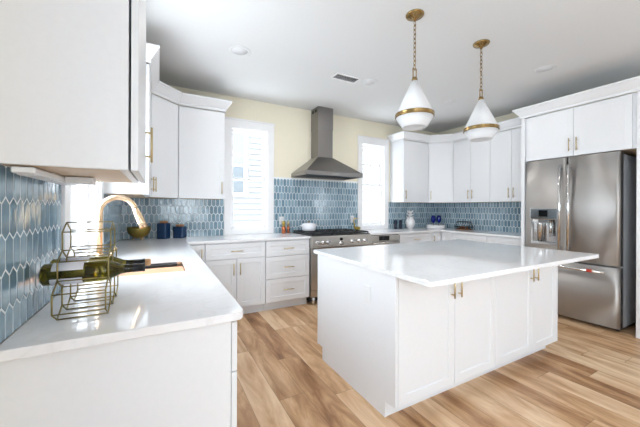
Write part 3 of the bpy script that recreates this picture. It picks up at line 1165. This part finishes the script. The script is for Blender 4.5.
# fridge -------------------------------------------------------------
FX, FY0, FY1 = 4.534, 1.208, 2.120
fr = thing('fridge', 'stainless french door fridge with water dispenser, at the right', 'fridge', (4.60, (FY0 + FY1) / 2, 0))
box_obj('cabinet_body', (4.640, FY0 + 0.008, 0.035, 5.27, FY1 - 0.004, 1.865), M['grey_side'], fr, True, bev=0.004)
box_obj('base_grille', (4.62, FY0 + 0.02, 0.012, 5.2, FY1 - 0.02, 0.034), M['dark_grey'], fr, True)
for y in (FY0 + 0.05, FY1 - 0.05):
    bm = B(); mlathe(bm, [(0.02, 0.0), (0.02, 0.0345)], (4.66, y, 0), 14); link('foot', bm, M['dark_grey'], fr, True)


def curved_door(y0, y1, z0, z1, ycut=None):
    """door slab bulging slightly towards the room, rounded vertical edges; ycut = (ya,yb,za,zb) recess"""
    bm = B()
    n = 26
    cols = []
    ys = [y0 + (y1 - y0) * i / n for i in range(n + 1)]
    if ycut:
        ys = sorted(set([round(y, 5) for y in ys if all(abs(y - c) > 0.008 for c in ycut[:2])] + list(ycut[:2])))

    def xf(y):
        t = (y - FY0) / (FY1 - FY0) * 2 - 1
        x = FX + 0.018 * t * t
        e = min(y - y0, y1 - y)
        r = 0.016
        if e < r:
            x += r - math.sqrt(max(0, r * r - (r - e) ** 2))
        return x
    zs = [z0, z1] if not ycut else [z0, ycut[2], ycut[3], z1]
    front = [[bm.verts.new((xf(y), y, z)) for z in zs] for y in ys]
    back = [[bm.verts.new((4.632, y, z)) for z in zs] for y in ys]
    for i in range(len(ys) - 1):
        for j in range(len(zs) - 1):
            hole = ycut and j == 1 and ys[i] >= ycut[0] - 1e-6 and ys[i + 1] <= ycut[1] + 1e-6
            if not hole:
                f = bm.faces.new((front[i][j], front[i][j + 1], front[i + 1][j + 1], front[i + 1][j])); f.smooth = True
            bm.faces.new((back[i][j], back[i + 1][j], back[i + 1][j + 1], back[i][j + 1]))
        bm.faces.new((front[i][0], front[i + 1][0], back[i + 1][0], back[i][0]))
        bm.faces.new((front[i][-1], back[i][-1], back[i + 1][-1], front[i + 1][-1]))
    for j in range(len(zs) - 1):
        bm.faces.new((front[0][j], back[0][j], back[0][j + 1], front[0][j + 1]))
        bm.faces.new((front[-1][j], front[-1][j + 1], back[-1][j + 1], back[-1][j]))
    bmesh.ops.recalc_face_normals(bm, faces=bm.faces)
    return bm


YS = 1.660
CUT = (1.752, 2.040, 0.850, 1.285)
ld = link('door', curved_door(YS + 0.003, FY1, 0.690, 1.885, CUT), M['steel'], fr, True)
rd = link('door', curved_door(FY0, YS - 0.003, 0.690, 1.885), M['steel'], fr, True)
fd = link('freezer_drawer', curved_door(FY0, FY1, 0.040, 0.672), M['steel'], fr, True)
# dispenser in the left door
ds = B()
ya, yb, za, zb = CUT
mbox(ds, 4.610, ya + 0.001, za + 0.001, 4.618, yb - 0.001, zb - 0.001)
mbox(ds, 4.545, ya + 0.001, za + 0.001, 4.610, ya + 0.020, zb - 0.001)
mbox(ds, 4.545, yb - 0.020, za + 0.001, 4.610, yb - 0.001, zb - 0.001)
mbox(ds, 4.545, ya + 0.020, za + 0.001, 4.610, yb - 0.020, za + 0.028)
dsp = link('dispenser', ds, M['chrome'], ld, True)
bm = B(); mbox(bm, 4.528, ya - 0.004, 1.155, 4.609, yb + 0.004, 1.292, bev=0.006, seg=2); link('dispenser_panel', bm, M['chrome'], ld, True)
bm = B(); mbox(bm, 4.5262, 1.850, 1.190, 4.5278, 1.946, 1.268); link('dispenser_screen', bm, M['screen'], ld, True)
bm = B()
mlathe(bm, [(0.030, 0.0), (0.036, 0.22), (0.036, 0.225)], (4.575, 1.945, 0.885), 24)
link('dispenser_column', bm, M['chrome'], ld, True)
bm = B()
mtube(bm, [(4.575, 1.835, 1.154), (4.575, 1.835, 1.06), (4.568, 1.835, 0.99)], 0.014, 12)
mbox(bm, 4.570, 1.815, 0.95, 4.580, 1.855, 1.13, bev=0.003)
link('dispenser_lever', bm, M['chrome'], ld, True)


def bar_handle(parent, a, b, posts, r=0.016, standoff=(0.055, 0, 0)):
    bm = B()
    mtube(bm, [a, b], r, 16)
    for p in posts:
        q = Vector(p) + Vector(standoff)
        mbox(bm, min(p[0], q.x), p[1] - 0.011, p[2] - 0.014, q.x, p[1] + 0.011, p[2] + 0.014, bev=0.003)
    return link('bar_handle', bm, M['chrome'], parent, True)


for y, d in ((YS + 0.050, ld), (YS - 0.034, rd)):
    bar_handle(d, (4.480, y, 0.800), (4.480, y, 1.790), [(4.480, y, 0.835), (4.480, y, 1.755)])
hb_ = bar_handle(fd, (4.480, FY0 + 0.10, 0.618), (4.480, FY1 - 0.10, 0.618), [(4.480, FY0 + 0.13, 0.618), (4.480, FY1 - 0.13, 0.618)])
bm = B(); mtube(bm, [(4.480, FY0 + 0.20, 0.618), (4.480, FY0 + 0.25, 0.618)], 0.0168, 16); o = link('handle_ring', bm, M['red'], fd, True); o['label'] = 'red ring on the freezer handle'
for y in (FY0 + 0.045, FY1 - 0.045):
    box_obj('hinge_cap', (4.60, y - 0.03, 1.866, 4.70, y + 0.03, 1.882), M['dark_grey'], fr, True)

# ---------------------------------------------------------------- sink, faucet
sk = thing('sink', 'stainless undermount sink inset in the left worktop', 'sink', ((SX0 + SX1) / 2, (SY0 + SY1) / 2, 0.70))
bm = B()
o_ = 0.008
zt, zb = 0.883, 0.690
for bx in ((SX0 - o_ - 0.004, SY0 - o_ - 0.004, SX0 - o_, SY1 + o_ + 0.004), (SX1 + o_, SY0 - o_ - 0.004, SX1 + o_ + 0.004, SY1 + o_ + 0.004)):
    mbox(bm, bx[0], bx[1], zb, bx[2], bx[3], zt)
mbox(bm, SX0 - o_, SY0 - o_ - 0.004, zb, SX1 + o_, SY0 - o_, zt)
mbox(bm, SX0 - o_, SY1 + o_, zb, SX1 + o_, SY1 + o_ + 0.004, zt)
mbox(bm, SX0 - o_, SY0 - o_, zb, SX1 + o_, SY1 + o_, zb + 0.004)
# ledge for the accessories
mbox(bm, SX1 - 0.006, SY0 - o_, 0.836, SX1 + o_, SY1 + o_, 0.842)
mbox(bm, SX0 - o_, SY0 - o_, 0.836, SX0 + 0.008, SY1 + o_, 0.842)
link('basin', bm, M['chrome'], sk, True)
bm = B(); mlathe(bm, [(0.045, zb + 0.0042), (0.045, zb + 0.007), (0.030, zb + 0.0065), (0.0, zb + 0.005)], ((SX0 + SX1) / 2, (SY0 + SY1) / 2, 0), 24)
link('drain', bm, M['steel_h'], sk, True)
bm = B(); mbox(bm, SX0 - 0.004, 2.100, 0.8422, SX1 + 0.004, 2.355, 0.864, bev=0.003)
tag(link('cutting_board', bm, M['board']), 'narrow pinkish wooden board laid across the sink', 'cutting board')
bm = B()
mbox(bm, SX0 - 0.004, 2.386, 0.8422, SX1 - 0.03, 2.412, 0.878, bev=0.003)  # plain dark bar set at the far edge of the basin
tag(link('black_sink_bar', bm, M['black']), 'slim black bar laid across the far part of the sink', 'bar')

fa = thing('faucet', 'tall brushed gold arched tap behind the sink', 'faucet', (0.072, 2.19, CT))
bm = B(); mlathe(bm, [(0.030, 0.0), (0.030, 0.012), (0.022, 0.016), (0.021, 0.09), (0.016, 0.095)], n=28); link('base', bm, M['gold'], fa)
bm = B()
pts = [(0, 0, 0.09)]
R_ = 0.0915
zc = 0.340
for i in range(17):
    a = PI - i / 16 * PI * 0.93
    pts.append((R_ + R_ * math.cos(a), 0, zc + R_ * math.sin(a)))
mtube(bm, pts, 0.0155, 18)
link('spout', bm, M['gold'], fa)
e0 = Vector(pts[-1]); d0 = (Vector(pts[-1]) - Vector(pts[-2])).normalized(); d0 = (d0 + Vector((0.08, 0, 0))).normalized()
bm = B()
mtube(bm, [e0 - d0 * 0.004, e0 + d0 * 0.02, e0 + d0 * 0.03, e0 + d0 * 0.09, e0 + d0 * 0.125], 0.017, 18, radii=[0.0165, 0.018, 0.0195, 0.022, 0.0225])
link('spray_head', bm, M['gold'], fa)
bm = B()
mtube(bm, [(0.0, 0, 0.055), (0.035, 0.0, 0.058)], 0.012, 14)
mtube(bm, [(0.034, 0, 0.058), (0.05, 0, 0.075), (0.085, 0, 0.125)], 0.0075, 12)
link('lever', bm, M['gold'], fa)

# ---------------------------------------------------------------- wine rack and bottles
WX0, WX1 = 0.090, 0.227
HW, HSD = 0.113, 0.0628
wr = thing('wine_rack', 'brass wire wine rack of stacked hexagons on the left worktop', 'wine rack', ((WX0 + WX1) / 2, 1.38, CT))
cells = [(1.267, 0), (1.380, 0), (1.493, 0), (1.3235, 1), (1.4365, 1), (1.380, 2)]
RW = 0.0021
VP = 0.0965


def hexpts(cy, row):
    zc_ = CT + RW + HSD + row * HSD * 1.5
    return [(cy + HSD * math.sin(q * PI / 3) * (HW / (HSD * math.sqrt(3))), zc_ - HSD * math.cos(q * PI / 3)) for q in range(6)]


for xx in (WX0, WX1):
    for cy, row in cells:
        bm = B()
        hp = hexpts(cy, row)
        mtube(bm, [(xx, y, z) for y, z in hp], RW, 8, closed=True)
        link('hexagon_frame', bm, M['rack'], wr, True)
seen = set()
for cy, row in cells:
    for y, z in hexpts(cy, row):
        key = (round(y, 2), round(z, 2))
        if key in seen:
            continue
        seen.add(key)
        bm = B()
        mtube(bm, [(WX0, y, z), (WX1, y, z)], RW, 8)
        link('cross_wire', bm, M['rack'], wr, True)


def wine_bottle(label, x0, y, z, rad, tip, roll):
    """lying along +x: base at x0"""
    b = thing('wine_bottle', label, 'bottle', (x0, y, z))
    rx = Matrix.Rotation(PI / 2, 4, 'Y')
    prof = [(0.0, 0.012), (rad * 0.6, 0.004), (rad - 0.006, 0.0), (rad, 0.006), (rad, 0.165), (rad * 0.93, 0.185), (rad * 0.70, 0.205), (rad * 0.48, 0.222), (0.0155, 0.240), (0.0145, 0.295)]
    bm = B(); mlathe(bm, prof, n=40, mtx=rx); link('glass_body', bm, M['bottle'], b)
    bm = B(); mlathe(bm, [(0.0160, 0.232), (0.0152, 0.2385), (0.0152, 0.290), (0.0162, 0.291), (0.0162, 0.298), (0.0, 0.2985)], n=24, mtx=rx); link('foil', bm, M['foil'], b)
    if tip:
        bm = B(); mlathe(bm, [(0.0148, 0.2988), (0.0148, 0.316), (0.012, 0.319), (0.0, 0.3195)], n=20, mtx=rx); link('cork', bm, M['cork'], b)
    # paper labels wrapped round the body (front and back)
    for a0, a1, l0, l1 in ((roll + 0.40, roll + 2.1, 0.030, 0.115), (roll - 1.95, roll - 0.32, 0.026, 0.112)):
        bm = B()
        n = 18
        rows = []
        for i in range(n + 1):
            a = a0 + (a1 - a0) * i / n
            c_, s_ = math.cos(a), math.sin(a)
            rows.append([bm.verts.new((l, -c_ * r_, s_ * r_)) for l in (l0, l1) for r_ in (rad + 0.0003, rad + 0.0009)])
        for p, q in zip(rows, rows[1:]):
            f = bm.faces.new((p[1], p[3], q[3], q[1])); f.smooth = True
            bm.faces.new((p[0], q[0], q[2], p[2]))
            bm.faces.new((p[0], p[1], q[1], q[0])); bm.faces.new((p[2], q[2], q[3], p[3]))
        bm.faces.new((rows[0][0], rows[0][2], rows[0][3], rows[0][1])); bm.faces.new((rows[-1][0], rows[-1][1], rows[-1][3], rows[-1][2]))
        bmesh.ops.recalc_face_normals(bm, faces=bm.faces)
        link('label', bm, M['label'], b)
    return b


BR = 0.0372
zb_ = CT + RW + HSD * 1.5 + 0.0462
wine_bottle('green wine bottle lying nearest in the middle tier of the rack, pale labels', 0.038, 1.3235, zb_, BR, False, 0.0)
wine_bottle('green wine bottle with cork tip lying behind its twin in the rack', 0.034, 1.4365, zb_, BR, True, 0.1)

# ---------------------------------------------------------------- things on the worktops
# gold bowl
bw = thing('footed_bowl', 'dull gold round bowl on small feet in the left corner', 'bowl', (0.186, 3.955, CT))
bm = B()
mlathe(bm, [(0.0, 0.022), (0.035, 0.023), (0.075, 0.043), (0.105, 0.078), (0.117, 0.118), (0.119, 0.145), (0.115, 0.147), (0.112, 0.120), (0.100, 0.082), (0.070, 0.049), (0.030, 0.030), (0.0, 0.029)], n=40)
link('bowl_body', bm, M['olive_gold'], bw)
for i in range(3):
    a = i * 2 * PI / 3 - 0.9
    bm = B(); mlathe(bm, [(0.0, 0.0), (0.008, 0.001), (0.012, 0.010), (0.010, 0.024), (0.0, 0.032)], (0.055 * math.cos(a), 0.055 * math.sin(a), 0), 14)
    link('foot', bm, M['gold'], bw)


def canister(label, x, y, s, h, rz):
    c = thing('canister', label, 'canister', (x, y, CT), rz)
    bm = B(); mprism(bm, rounded(-s / 2, -s / 2, s / 2, s / 2, [0.014] * 4), 0, h, bev=0.006); link('jar_body', bm, M['navy'], c)
    bm = B(); mlathe(bm, [(s * 0.36, h + 0.0002), (s * 0.36, h + 0.010), (s * 0.40, h + 0.011), (s * 0.40, h + 0.022), (s * 0.38, h + 0.024), (0, h + 0.0245)], n=32); link('lid', bm, M['wood'], c)
    return c


canister('taller square navy canister with wooden lid beside the gold bowl', 0.435, 3.99, 0.112, 0.185, math.radians(58))
canister('shorter square navy canister with wooden lid, second from the gold bowl', 0.610, 4.00, 0.118, 0.140, math.radians(58))


def mill(label, x, y, h, r, top):
    m_ = thing('pepper_mill', label, 'mill', (x, y, CT))
    bm = B(); mlathe(bm, [(r, 0), (r, h * 0.5), (r * 0.85, h * 0.56)], n=24); link('mill_body', bm, M['copper'], m_)
    bm = B(); mlathe(bm, [(r * 0.80, h * 0.5602), (r * 0.80, h * 0.92), (r * 0.6, h), (0, h)], n=24); link('mill_top', bm, top, m_)
    return m_


mill('thicker copper mill with olive top, left of the pair by the cooker', 1.972, 4.03, 0.180, 0.030, M['olive_gold'])
mill('slimmer copper mill with brass top, right of the pair by the cooker', 2.052, 4.05, 0.175, 0.021, M['brass'])

# white pot on the hob
pt = thing('casserole_pot', 'small white enamel pot with lid on the left rear burner', 'pot', (2.312, 3.90, 0.9525))
bm = B(); mlathe(bm, [(0.085, 0.0), (0.098, 0.008), (0.104, 0.04), (0.106, 0.085), (0.103, 0.086), (0.100, 0.04), (0.092, 0.012), (0.0, 0.010)], n=40); link('pot_body', bm, M['enamel'], pt)
bm = B(); mlathe(bm, [(0.108, 0.0865), (0.108, 0.092), (0.095, 0.103), (0.06, 0.113), (0.02, 0.117), (0.0, 0.117)], n=40); link('lid', bm, M['enamel'], pt)
bm = B(); mlathe(bm, [(0.008, 0.1172), (0.008, 0.126), (0.017, 0.131), (0.017, 0.138), (0.0, 0.141)], n=20); link('lid_knob', bm, M['brass_d'], pt)
for s in (-1, 1):
    bm = B(); mtube(bm, [(s * 0.100, -0.035, 0.072), (s * 0.130, -0.030, 0.076), (s * 0.138, 0.0, 0.077), (s * 0.130, 0.030, 0.076), (s * 0.100, 0.035, 0.072)], 0.007, 10); link('side_handle', bm, M['enamel'], pt)

# gold bird figurine right of the hob
gb = thing('bird_figurine', 'small gold long necked bird figurine by the far window', 'figurine', (3.262, 4.03, CT), 0.0)
bm = B()
mtube(bm, [(-0.052, 0, 0.125), (-0.045, 0, 0.105), (-0.050, 0, 0.070), (-0.030, 0, 0.045), (0.005, 0, 0.036), (0.045, 0, 0.036), (0.078, 0, 0.046)], 0.02, 14, radii=[0.011, 0.011, 0.013, 0.024, 0.034, 0.030, 0.006])
link('bird_body', bm, M['olive_gold'], gb)
bm = B()
mtube(bm, [(-0.052, 0, 0.122), (-0.064, 0, 0.155), (-0.058, 0, 0.185), (-0.030, 0, 0.200)], 0.011, 12, radii=[0.011, 0.010, 0.010, 0.015])
link('bird_neck', bm, M['brass'], gb)
bm = B(); mtube(bm, [(-0.022, 0, 0.202), (0.010, 0, 0.200), (0.046, 0, 0.196)], 0.01, 10, radii=[0.012, 0.007, 0.002]); link('beak', bm, M['brass'], gb)
bm = B(); mlathe(bm, [(0.04, 0), (0.04, 0.005), (0.012, 0.008), (0.010, 0.012)], (0.012, 0, 0), 20); link('stand', bm, M['brass_d'], gb)


# dark tumblers, pineapple vase
def tumbler(label, x, y):
    bm = B(); mlathe(bm, [(0.026, 0), (0.028, 0.005), (0.030, 0.155), (0.028, 0.155), (0.025, 0.008), (0.0, 0.007)], n=28)
    o = tag(link('tumbler', bm, M['ink']), label, 'tumbler')
    o.location = (x, y, CT)


tumbler('dark navy tumbler farthest from the pineapple vase', 4.140, 4.06)
tumbler('dark navy tumbler nearest the pineapple vase', 4.258, 4.06)

pv = thing('pineapple_vase', 'white ceramic pineapple ornament on the right part of the back worktop', 'ornament', (4.470, 4.035, CT))
bm = B()
prof = [(0.050, 0.0), (0.052, 0.006), (0.044, 0.014)]
for i in range(15):
    t = i / 14
    prof.append((0.040 + 0.046 * math.sin(PI * (0.08 + 0.86 * t)) ** 0.8, 0.016 + 0.180 * t))
n = 36
mlathe(bm, prof, n=n)
for v in bm.verts:
    if 0.03 < v.co.z < 0.18:
        a = math.atan2(v.co.y, v.co.x)
        k_ = 1 + 0.035 * math.cos(6 * a + v.co.z * 130) * math.cos(6 * a - v.co.z * 130)
        v.co.x *= k_; v.co.y *= k_
link('fruit', bm, M['ceramic'], pv)
bm = B()
for tier, (zz_, rr_, n_) in enumerate(((0.198, 0.074, 5), (0.250, 0.070, 5), (0.304, 0.064, 5))):
    for i in range(n_):
        a = 2 * PI * (i + 0.5 * (tier % 2)) / n_
        c_, s_ = math.cos(a), math.sin(a)
        mtube(bm, [(0.006 * c_, 0.006 * s_, zz_ - 0.016), (rr_ * 0.6 * c_, rr_ * 0.6 * s_, zz_ + 0.004), (rr_ * c_, rr_ * s_, zz_ + 0.024 + 0.004 * tier)], 0.01, 8, radii=[0.014, 0.0115, 0.003])
mlathe(bm, [(0.034, 0.186), (0.020, 0.205), (0.018, 0.31), (0, 0.32)], n=16)
link('leaf_crown', bm, M['ceramic'], pv)

# tray with two cobalt goblets
ty = thing('serving_tray', 'round white pedestal tray in the right corner under two blue goblets', 'tray', (4.960, 3.870, CT))
bm = B(); mlathe(bm, [(0.158, 0.0), (0.165, 0.004), (0.168, 0.062), (0.162, 0.062), (0.158, 0.050), (0.0, 0.049)], n=48); link('tray_body', bm, M['ceramic'], ty)


def goblet(label, x, y):
    g = thing('goblet', label, 'goblet', (x, y, CT + 0.0495))
    bm = B(); mlathe(bm, [(0.030, 0.0), (0.030, 0.003), (0.006, 0.008), (0.005, 0.045)], n=24); link('stem', bm, M['copper'], g)
    bm = B(); mlathe(bm, [(0.006, 0.0452), (0.028, 0.064), (0.040, 0.104), (0.040, 0.140), (0.033, 0.190), (0.031, 0.190), (0.037, 0.140), (0.037, 0.106), (0.024, 0.070), (0.0, 0.054)], n=28); link('glass_bowl', bm, M['cobalt'], g)


goblet('cobalt blue goblet on the white tray, the one nearer the pineapple vase', 4.905, 3.880)
goblet('cobalt blue goblet on the white tray, the one nearer the wire basket', 5.020, 3.850)

# wire basket with brown cones
bk = thing('wire_basket', 'dark oval wire basket holding brown balls on the right worktop', 'basket', (5.15, 3.42, CT), -PI / 2)
bm = B()


def ell(a, b, z, n=36):
    return [(a * math.cos(2 * PI * i / n), b * math.sin(2 * PI * i / n), z) for i in range(n)]


mtube(bm, ell(0.150, 0.10, 0.014), 0.006, 8, closed=True)
mtube(bm, ell(0.165, 0.11, 0.045), 0.006, 8, closed=True)
mtube(bm, ell(0.125, 0.085, 0.135), 0.006, 8, closed=True)
for i in range(10):
    a = 2 * PI * i / 10
    c_, s_ = math.cos(a), math.sin(a)
    mtube(bm, [(0.150 * c_, 0.10 * s_, 0.014), (0.165 * c_, 0.11 * s_, 0.045), (0.125 * c_, 0.085 * s_, 0.135)], 0.003, 6)
link('wire_frame', bm, M['black'], bk)
bm = B(); mlathe(bm, [(0.146, 0.001), (0.146, 0.008), (0.0, 0.009)], n=40)
for v in bm.verts:
    v.co.y *= 0.66
link('base_plate', bm, M['wood'], bk)
for i, (dx, dy, r_, lb) in enumerate(((-0.062, 0.0, 0.023, 'brown ball in the wire basket, nearest the corner'), (0.0, -0.008, 0.026, 'brown ball in the middle of the wire basket'),
                                      (0.060, 0.004, 0.022, 'brown ball in the wire basket, nearest the fridge'))):
    o = thing('decorative_ball', lb, 'ball', (5.15 + dy, 3.42 - dx, CT + 0.0095))
    bm = B()
    mlathe(bm, [(r_ * math.sin(PI * q / 12), r_ - r_ * math.cos(PI * q / 12)) for q in range(13)], n=20)
    for v in bm.verts:
        a = math.atan2(v.co.y, v.co.x)
        k_ = 1 + 0.06 * math.cos(5 * a + v.co.z * 160)
        v.co.x *= k_; v.co.y *= k_
    link('ball', bm, M['brown'], o)

# ---------------------------------------------------------------- wall plates


def outlet(label, mtx, plain=False):
    bm = B(); mbox(bm, -0.036, -0.007, -0.058, 0.036, -0.0005, 0.058, bev=0.003)
    bmesh.ops.transform(bm, matrix=mtx, verts=bm.verts)
    o = tag(link('outlet', bm, M['plastic']), label, 'outlet')
    if plain:
        bm = B(); mbox(bm, -0.017, -0.0095, -0.034, 0.017, -0.0072, 0.034, bev=0.001)
        bmesh.ops.transform(bm, matrix=mtx, verts=bm.verts)
        link('socket', bm, M['plastic'], o)
        return o
    for z in (-0.024, 0.024):
        bm = B(); mlathe(bm, [(0.016, 0), (0.016, 0.002), (0.0, 0.0022)], (0, 0, 0), 20, RY90)
        bmesh.ops.transform(bm, matrix=mtx @ Matrix.Translation((0, -0.0072, z)), verts=bm.verts)
        s_ = link('socket', bm, M['plastic'], o)
        bm = B()
        for x in (-0.006, 0.006):
            mbox(bm, x - 0.0012, -0.0024 - 0.0005, -0.004, x + 0.0012, -0.0024, 0.005)
        bmesh.ops.transform(bm, matrix=mtx @ Matrix.Translation((0, -0.0072, z)), verts=bm.verts)
        link('socket_slot', bm, M['dark_grey'], s_)
    return o


outlet('white wall socket in the tiles above the copper mills', Matrix.Translation((1.972, YB - 0.009, 1.098)))
outlet('white wall socket in the tiles above the gold bird', Matrix.Translation((3.235, YB - 0.009, 1.100)))
outlet('white socket on the end panel of the island', Matrix.Translation((BX0, 1.585, 0.715)) @ Matrix.Rotation(-PI / 2, 4, 'Z'), plain=True)

# under-cabinet light
ul = thing('under_cabinet_light', 'slim grey light bar fixed under the near left wall cabinet', 'light', (0.10, 1.30, 1.377))
box_obj('housing', (0.030, 1.10, 1.378, 0.080, 1.60, 1.3952), M['plastic'], ul, True, bev=0.003)
box_obj('diffuser', (0.036, 1.12, 1.3745, 0.074, 1.58, 1.3778), M['shade'], ul, True)
box_obj('driver_box', (0.085, 1.375, 1.370, 0.168, 1.430, 1.3955), M['plastic'], ul, True)
bm = B(); mbox(bm, 0.0802, 1.395, 1.381, 0.0848, 1.410, 1.389); link('cable_bridge', bm, M['plastic'], ul, True)

# ---------------------------------------------------------------- pendants


def pendant(label, x, y):
    p = thing('pendant_lamp', label, 'pendant lamp', (x, y, ZC))
    bm = B(); mlathe(bm, [(0.0, -0.052), (0.010, -0.051), (0.014, -0.036), (0.030, -0.030), (0.046, -0.018), (0.064, -0.014), (0.070, -0.006), (0.070, 0.0)], n=40); link('canopy', bm, M['brass_d'], p)
    bm = B()
    z = -0.050
    i = 0
    while z > -0.405:
        pts = []
        for q in range(14):
            a = 2 * PI * q / 14
            u, w = 0.0095 * math.cos(a), 0.0225 * math.sin(a)
            if i % 2 == 0:
                pts.append((u, 0, z - 0.018 + w))
            else:
                pts.append((0, u, z - 0.018 + w))
        mtube(bm, pts, 0.0028, 6, closed=True)
        z -= 0.0345
        i += 1
    link('chain', bm, M['brass_d'], p)
    z0 = -0.505
    bm = B()
    mtube(bm, [(-0.017, 0, z0 + 0.010), (-0.017, 0, z0 + 0.082), (0.017, 0, z0 + 0.082), (0.017, 0, z0 + 0.010)], 0.0038, 8)
    link('hanging_loop', bm, M['brass_d'], p)
    bm = B(); mlathe(bm, [(0.022, z0 - 0.014), (0.022, z0), (0.019, z0 + 0.003), (0.019, z0 + 0.012), (0.012, z0 + 0.016), (0, z0 + 0.016)], n=28); link('collar', bm, M['brass_d'], p)
    z1 = z0 - 0.014
    bm = B(); mlathe(bm, [(0.137, -0.778), (0.141, -0.776), (0.020, z1), (0.016, z1), (0.0, z1 - 0.001)], n=56); link('shade', bm, M['shade'], p)
    bm = B(); mlathe(bm, [(0.142, -0.806), (0.1475, -0.804), (0.1475, -0.796), (0.145, -0.793), (0.145, -0.787), (0.1475, -0.784), (0.1475, -0.776), (0.142, -0.774)], n=56); link('band', bm, M['brass_d'], p)
    bm = B(); mlathe(bm, [(0.0, -0.880), (0.084, -0.880), (0.090, -0.884), (0.094, -0.882), (0.141, -0.804), (0.137, -0.803)], n=56); link('diffuser', bm, M['shade'], p)
    return p


pend = pendant('white cone pendant lamp hanging over the near left part of the island', 2.135, 1.690)
dup(pend, (2.973, 1.690, ZC), 0, 'white cone pendant lamp hanging over the island, the one closer to the fridge')

# ---------------------------------------------------------------- ceiling fittings


def downlight(label, x, y, watts):
    d = thing('recessed_light', label, 'ceiling light', (x, y, ZC))
    bm = B(); mlathe(bm, [(0.075, -0.002), (0.095, -0.006), (0.102, -0.003), (0.102, -0.0003), (0.075, -0.0003)], n=40, cap=False); link('trim_ring', bm, M['ceil'], d)
    bm = B(); mlathe(bm, [(0.0, -0.0022), (0.0748, -0.0020), (0.0748, -0.0003)], n=40); link('lens', bm, M['shade'], d)
    ld_ = bpy.data.lights.new('downlight_lamp', 'AREA')
    ld_.shape = 'DISK'
    ld_.size = 0.14
    ld_.energy = watts
    ld_.color = (1.0, 0.96, 0.92)
    lo_ = bpy.data.objects.new('downlight_lamp', ld_)
    COL.objects.link(lo_)
    lo_.parent = d
    lo_.location = (0, 0, -0.008)


downlight('round recessed ceiling light above the left worktop', 1.065, 2.90, 1.8)
downlight('round recessed ceiling light in front of the cooker, beside the air vent', 2.60, 2.86, 6.0)
downlight('round recessed ceiling light near the right corner cabinets', 4.00, 2.85, 1.8)
downlight('round recessed ceiling light in front of the fridge', 4.05, 1.67, 0.5)
vt = thing('ceiling_vent', 'white rectangular air vent in the ceiling with grey slats', 'vent', (2.29, 2.90, ZC))
bm = B()
for bx in ((-0.165, -0.075, 0.165, -0.058), (-0.165, 0.058, 0.165, 0.075), (-0.165, -0.058, -0.148, 0.058), (0.148, -0.058, 0.165, 0.058)):
    mbox(bm, bx[0], bx[1], -0.008, bx[2], bx[3], -0.0003)
link('vent_frame', bm, M['trim'], vt)
bm = B(); mbox(bm, -0.148, -0.058, -0.0012, 0.148, 0.058, -0.0003); link('vent_back', bm, M['dark_grey'], vt)
for i in range(7):
    bm = B()
    y = -0.05 + i * 0.0155
    t_ = bmesh.new()
    mbox(t_, -0.148, -0.006, -0.0007, 0.148, 0.006, 0.0007)
    merge(bm, t_, Matrix.Translation((0, y + 0.003, -0.0055)) @ Matrix.Rotation(0.5, 4, 'X'))
    link('slat', bm, M['trim'], vt)

# ---------------------------------------------------------------- outside: neighbouring house seen through the panes
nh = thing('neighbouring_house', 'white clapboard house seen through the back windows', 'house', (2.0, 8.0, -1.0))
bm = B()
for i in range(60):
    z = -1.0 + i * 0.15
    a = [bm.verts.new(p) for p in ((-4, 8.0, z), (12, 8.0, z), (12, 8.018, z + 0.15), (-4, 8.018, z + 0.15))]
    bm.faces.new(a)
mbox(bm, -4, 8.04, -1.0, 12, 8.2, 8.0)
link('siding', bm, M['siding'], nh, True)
hx, hz = 2.05, 2.05
hw_, hz0, hz1 = 0.34, 1.68, 3.28
bm = B()
for bx in ((hx - 0.1, hx, hz0 - 0.1, hz1 + 0.1), (hx + hw_, hx + hw_ + 0.1, hz0 - 0.1, hz1 + 0.1), (hx, hx + hw_, hz1, hz1 + 0.1), (hx, hx + hw_, hz0 - 0.1, hz0), (hx, hx + hw_, 2.38, 2.43)):
    mbox(bm, bx[0], 7.96, bx[2], bx[1], 7.999, bx[3])
fw = link('window_frame', bm, M['trim'], nh, True)
bm = B(); mbox(bm, hx, 7.980, hz0, hx + hw_, 7.995, hz1); link('window_pane', bm, M['outer'], nh, True)

# ---------------------------------------------------------------- repeats share a group
GROUPS = {'base_cabinet': 'white base cabinets round the kitchen', 'drawer_cabinet': 'white base cabinets round the kitchen',
          'sink_base_cabinet': 'white base cabinets round the kitchen', 'corner_base_cabinet': 'white base cabinets round the kitchen',
          'wall_cabinet': 'white wall cabinets', 'corner_wall_cabinet': 'white wall cabinets', 'fridge_top_cabinet': 'white wall cabinets',
          'tall_filler_board': 'tall panels beside the fridge', 'worktop': 'white quartz worktops', 'island_worktop': 'white quartz worktops',
          'wine_bottle': 'wine bottles in the rack', 'canister': 'navy canisters in the left corner', 'pepper_mill': 'copper mills by the cooker',
          'tumbler': 'dark tumblers on the back worktop', 'goblet': 'blue goblets on the tray', 'decorative_ball': 'brown balls in the wire basket',
          'outlet': 'white wall sockets', 'pendant_lamp': 'pendant lamps over the island', 'recessed_light': 'recessed ceiling lights'}
for o in scene.objects:
    if o.parent is None and o.get('category'):
        g = GROUPS.get(o.name.split('.')[0])
        if g:
            o['group'] = g
